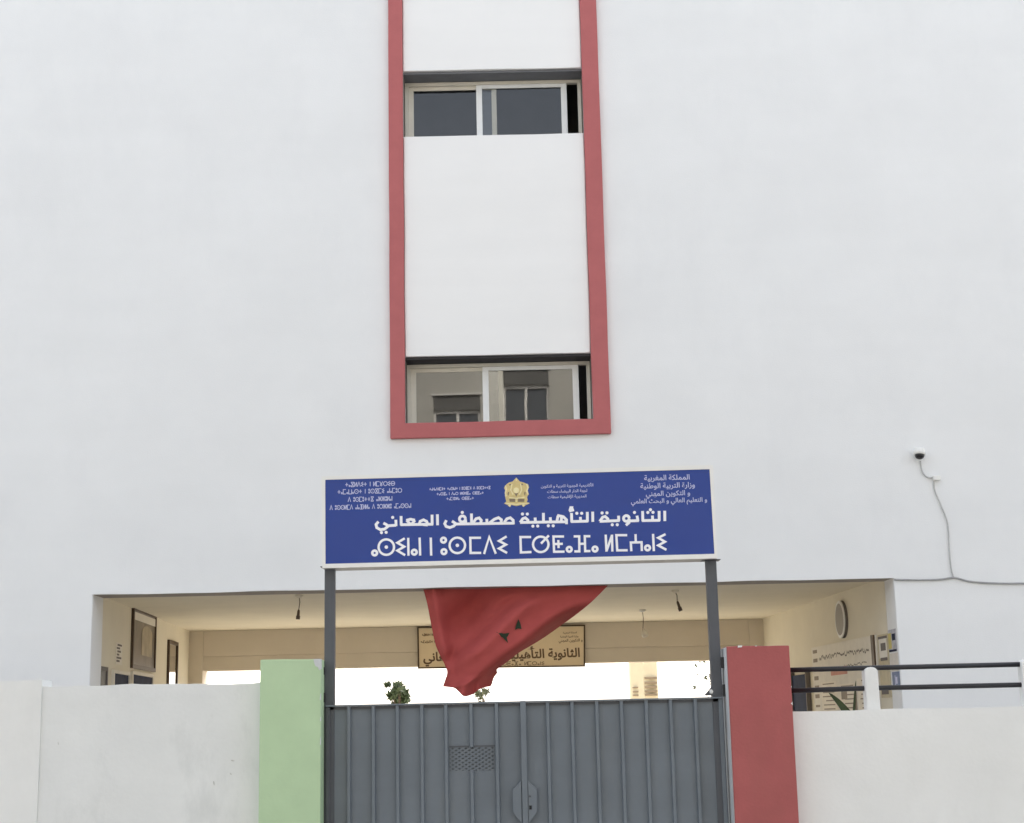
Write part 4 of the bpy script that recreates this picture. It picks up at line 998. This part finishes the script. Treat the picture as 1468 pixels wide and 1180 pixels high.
small_tree(44, 693, [(688, 996, 6, 40), (696, 991, 5, 34), (683, 993, 5, 30), (692, 1016, 9, 70)], 'pale small tree peeping out just under the flag tip', leafm2, .085, 4)
small_tree(30, 1046, [(1018, 968, 5, 12), (1021, 974, 4, 10), (1024, 980, 3, 8), (1012, 972, 3, 6), (999, 953, 3, 5), (1006, 948, 4, 8), (996, 985, 2.2, 4), (1000, 966, 1.5, 2), (1044, 985, 16, 90), (1040, 1010, 14, 80)], 'sparse dark leafed tree half hidden by the right gate post', leafm, .055, 5)

# ------------------------------------------------------------------ buildings across the street (seen in the window glass)
YO = -9.0
YV = 2 * (YD + .27) - YO
opp = thing('street_building', 'beige rendered block across the street with shuttered windows, mirrored in the school window', 'building', (0, YO, 0))
def vx(px, py): return P(px, py, YV)
wr = [(vx(722, 604), vx(786, 530)), (vx(622, 640), vx(688, 566))]
WH = 2.0
winrects = []
a, c = wr[0]; winrects.append((a.x, c.x, c.z - WH, c.z))
a, c = wr[1]; winrects.append((a.x, c.x, c.z - WH, c.z))
z_ref = winrects[0][3]
for k in (-3.2, 3.0, 6.2, -6.4, 9.6): winrects.append((winrects[0][0] + k - (1.6 if k < 0 else 0), winrects[0][1] + k - (1.6 if k < 0 else 0), z_ref - WH, z_ref))
base_r = list(winrects)
for fl in (1, 2):
    for (x0, x1, z0, z1) in base_r:
        if x0 > -9: winrects.append((x0, x1, z_ref - WH - 3.3 * fl, z_ref - 3.3 * fl))
OH = z_ref + 2.6
hl = [(x0, x1, z0, z1) for (x0, x1, z0, z1) in winrects]
# merge columns safely: holes never overlap in x order because wall_with_holes takes any set
b = BM(); wall_with_holes(b, -18, 18, -0.1, OH, hl, YO - .3, YO); obj('wall', b, oppwall, opp)
b = BM(); add_box(b, -18, 18, YO - 8, YO - 3, -.1, OH - .2); add_box(b, -18, 18, YO - 3, YO - .302, OH - .5, OH - .2); obj('rear_block', b, oppwall, opp)
b = BM(); add_box(b, -18.2, 18.2, YO - .5, YO + .12, OH + .001, OH + .25); obj('parapet', b, opptrim, opp)
for (x0, x1, z0, z1) in winrects:
    b = BM(); y = YO - .2
    add_box(b, x0, x1, y, y + .15, z1 - .42, z1); 
    wv = .07
    add_box(b, x0, x0 + wv, y, y + .06, z0, z1 - .421); add_box(b, x1 - wv, x1, y, y + .06, z0, z1 - .421)
    add_box(b, x0 + wv, x1 - wv, y + .001, y + .06, z1 - .52, z1 - .421); add_box(b, (x0 + x1) / 2 - .04, (x0 + x1) / 2 + .04, y + .001, y + .06, z0 + .08, z1 - .521); add_box(b, x0 + wv, x1 - wv, y + .001, y + .06, z0, z0 + .08)
    wo = obj('window', b, opptrim, opp)
    b = BM(); add_box(b, x0 + .004, x1 - .004, y + .151, y + .17, z1 - .415, z1 - .006); obj('head_box', b, mat('box_grey', (0.10, 0.095, 0.085), 0.8, 0.1), wo)
    b = BM(); add_box(b, x0 + .02, x1 - .02, y - .03, y - .02, z0 + .02, z1 - .02); obj('pane', b, mat('far_glass', (0.05, 0.055, 0.06), 0.25, 0.1), wo)
    b = BM(); add_box(b, x0 - .06, x1 + .06, YO + .001, YO + .05, z1 + .02, z1 + .07); obj('lintel_band', b, opptrim, wo)
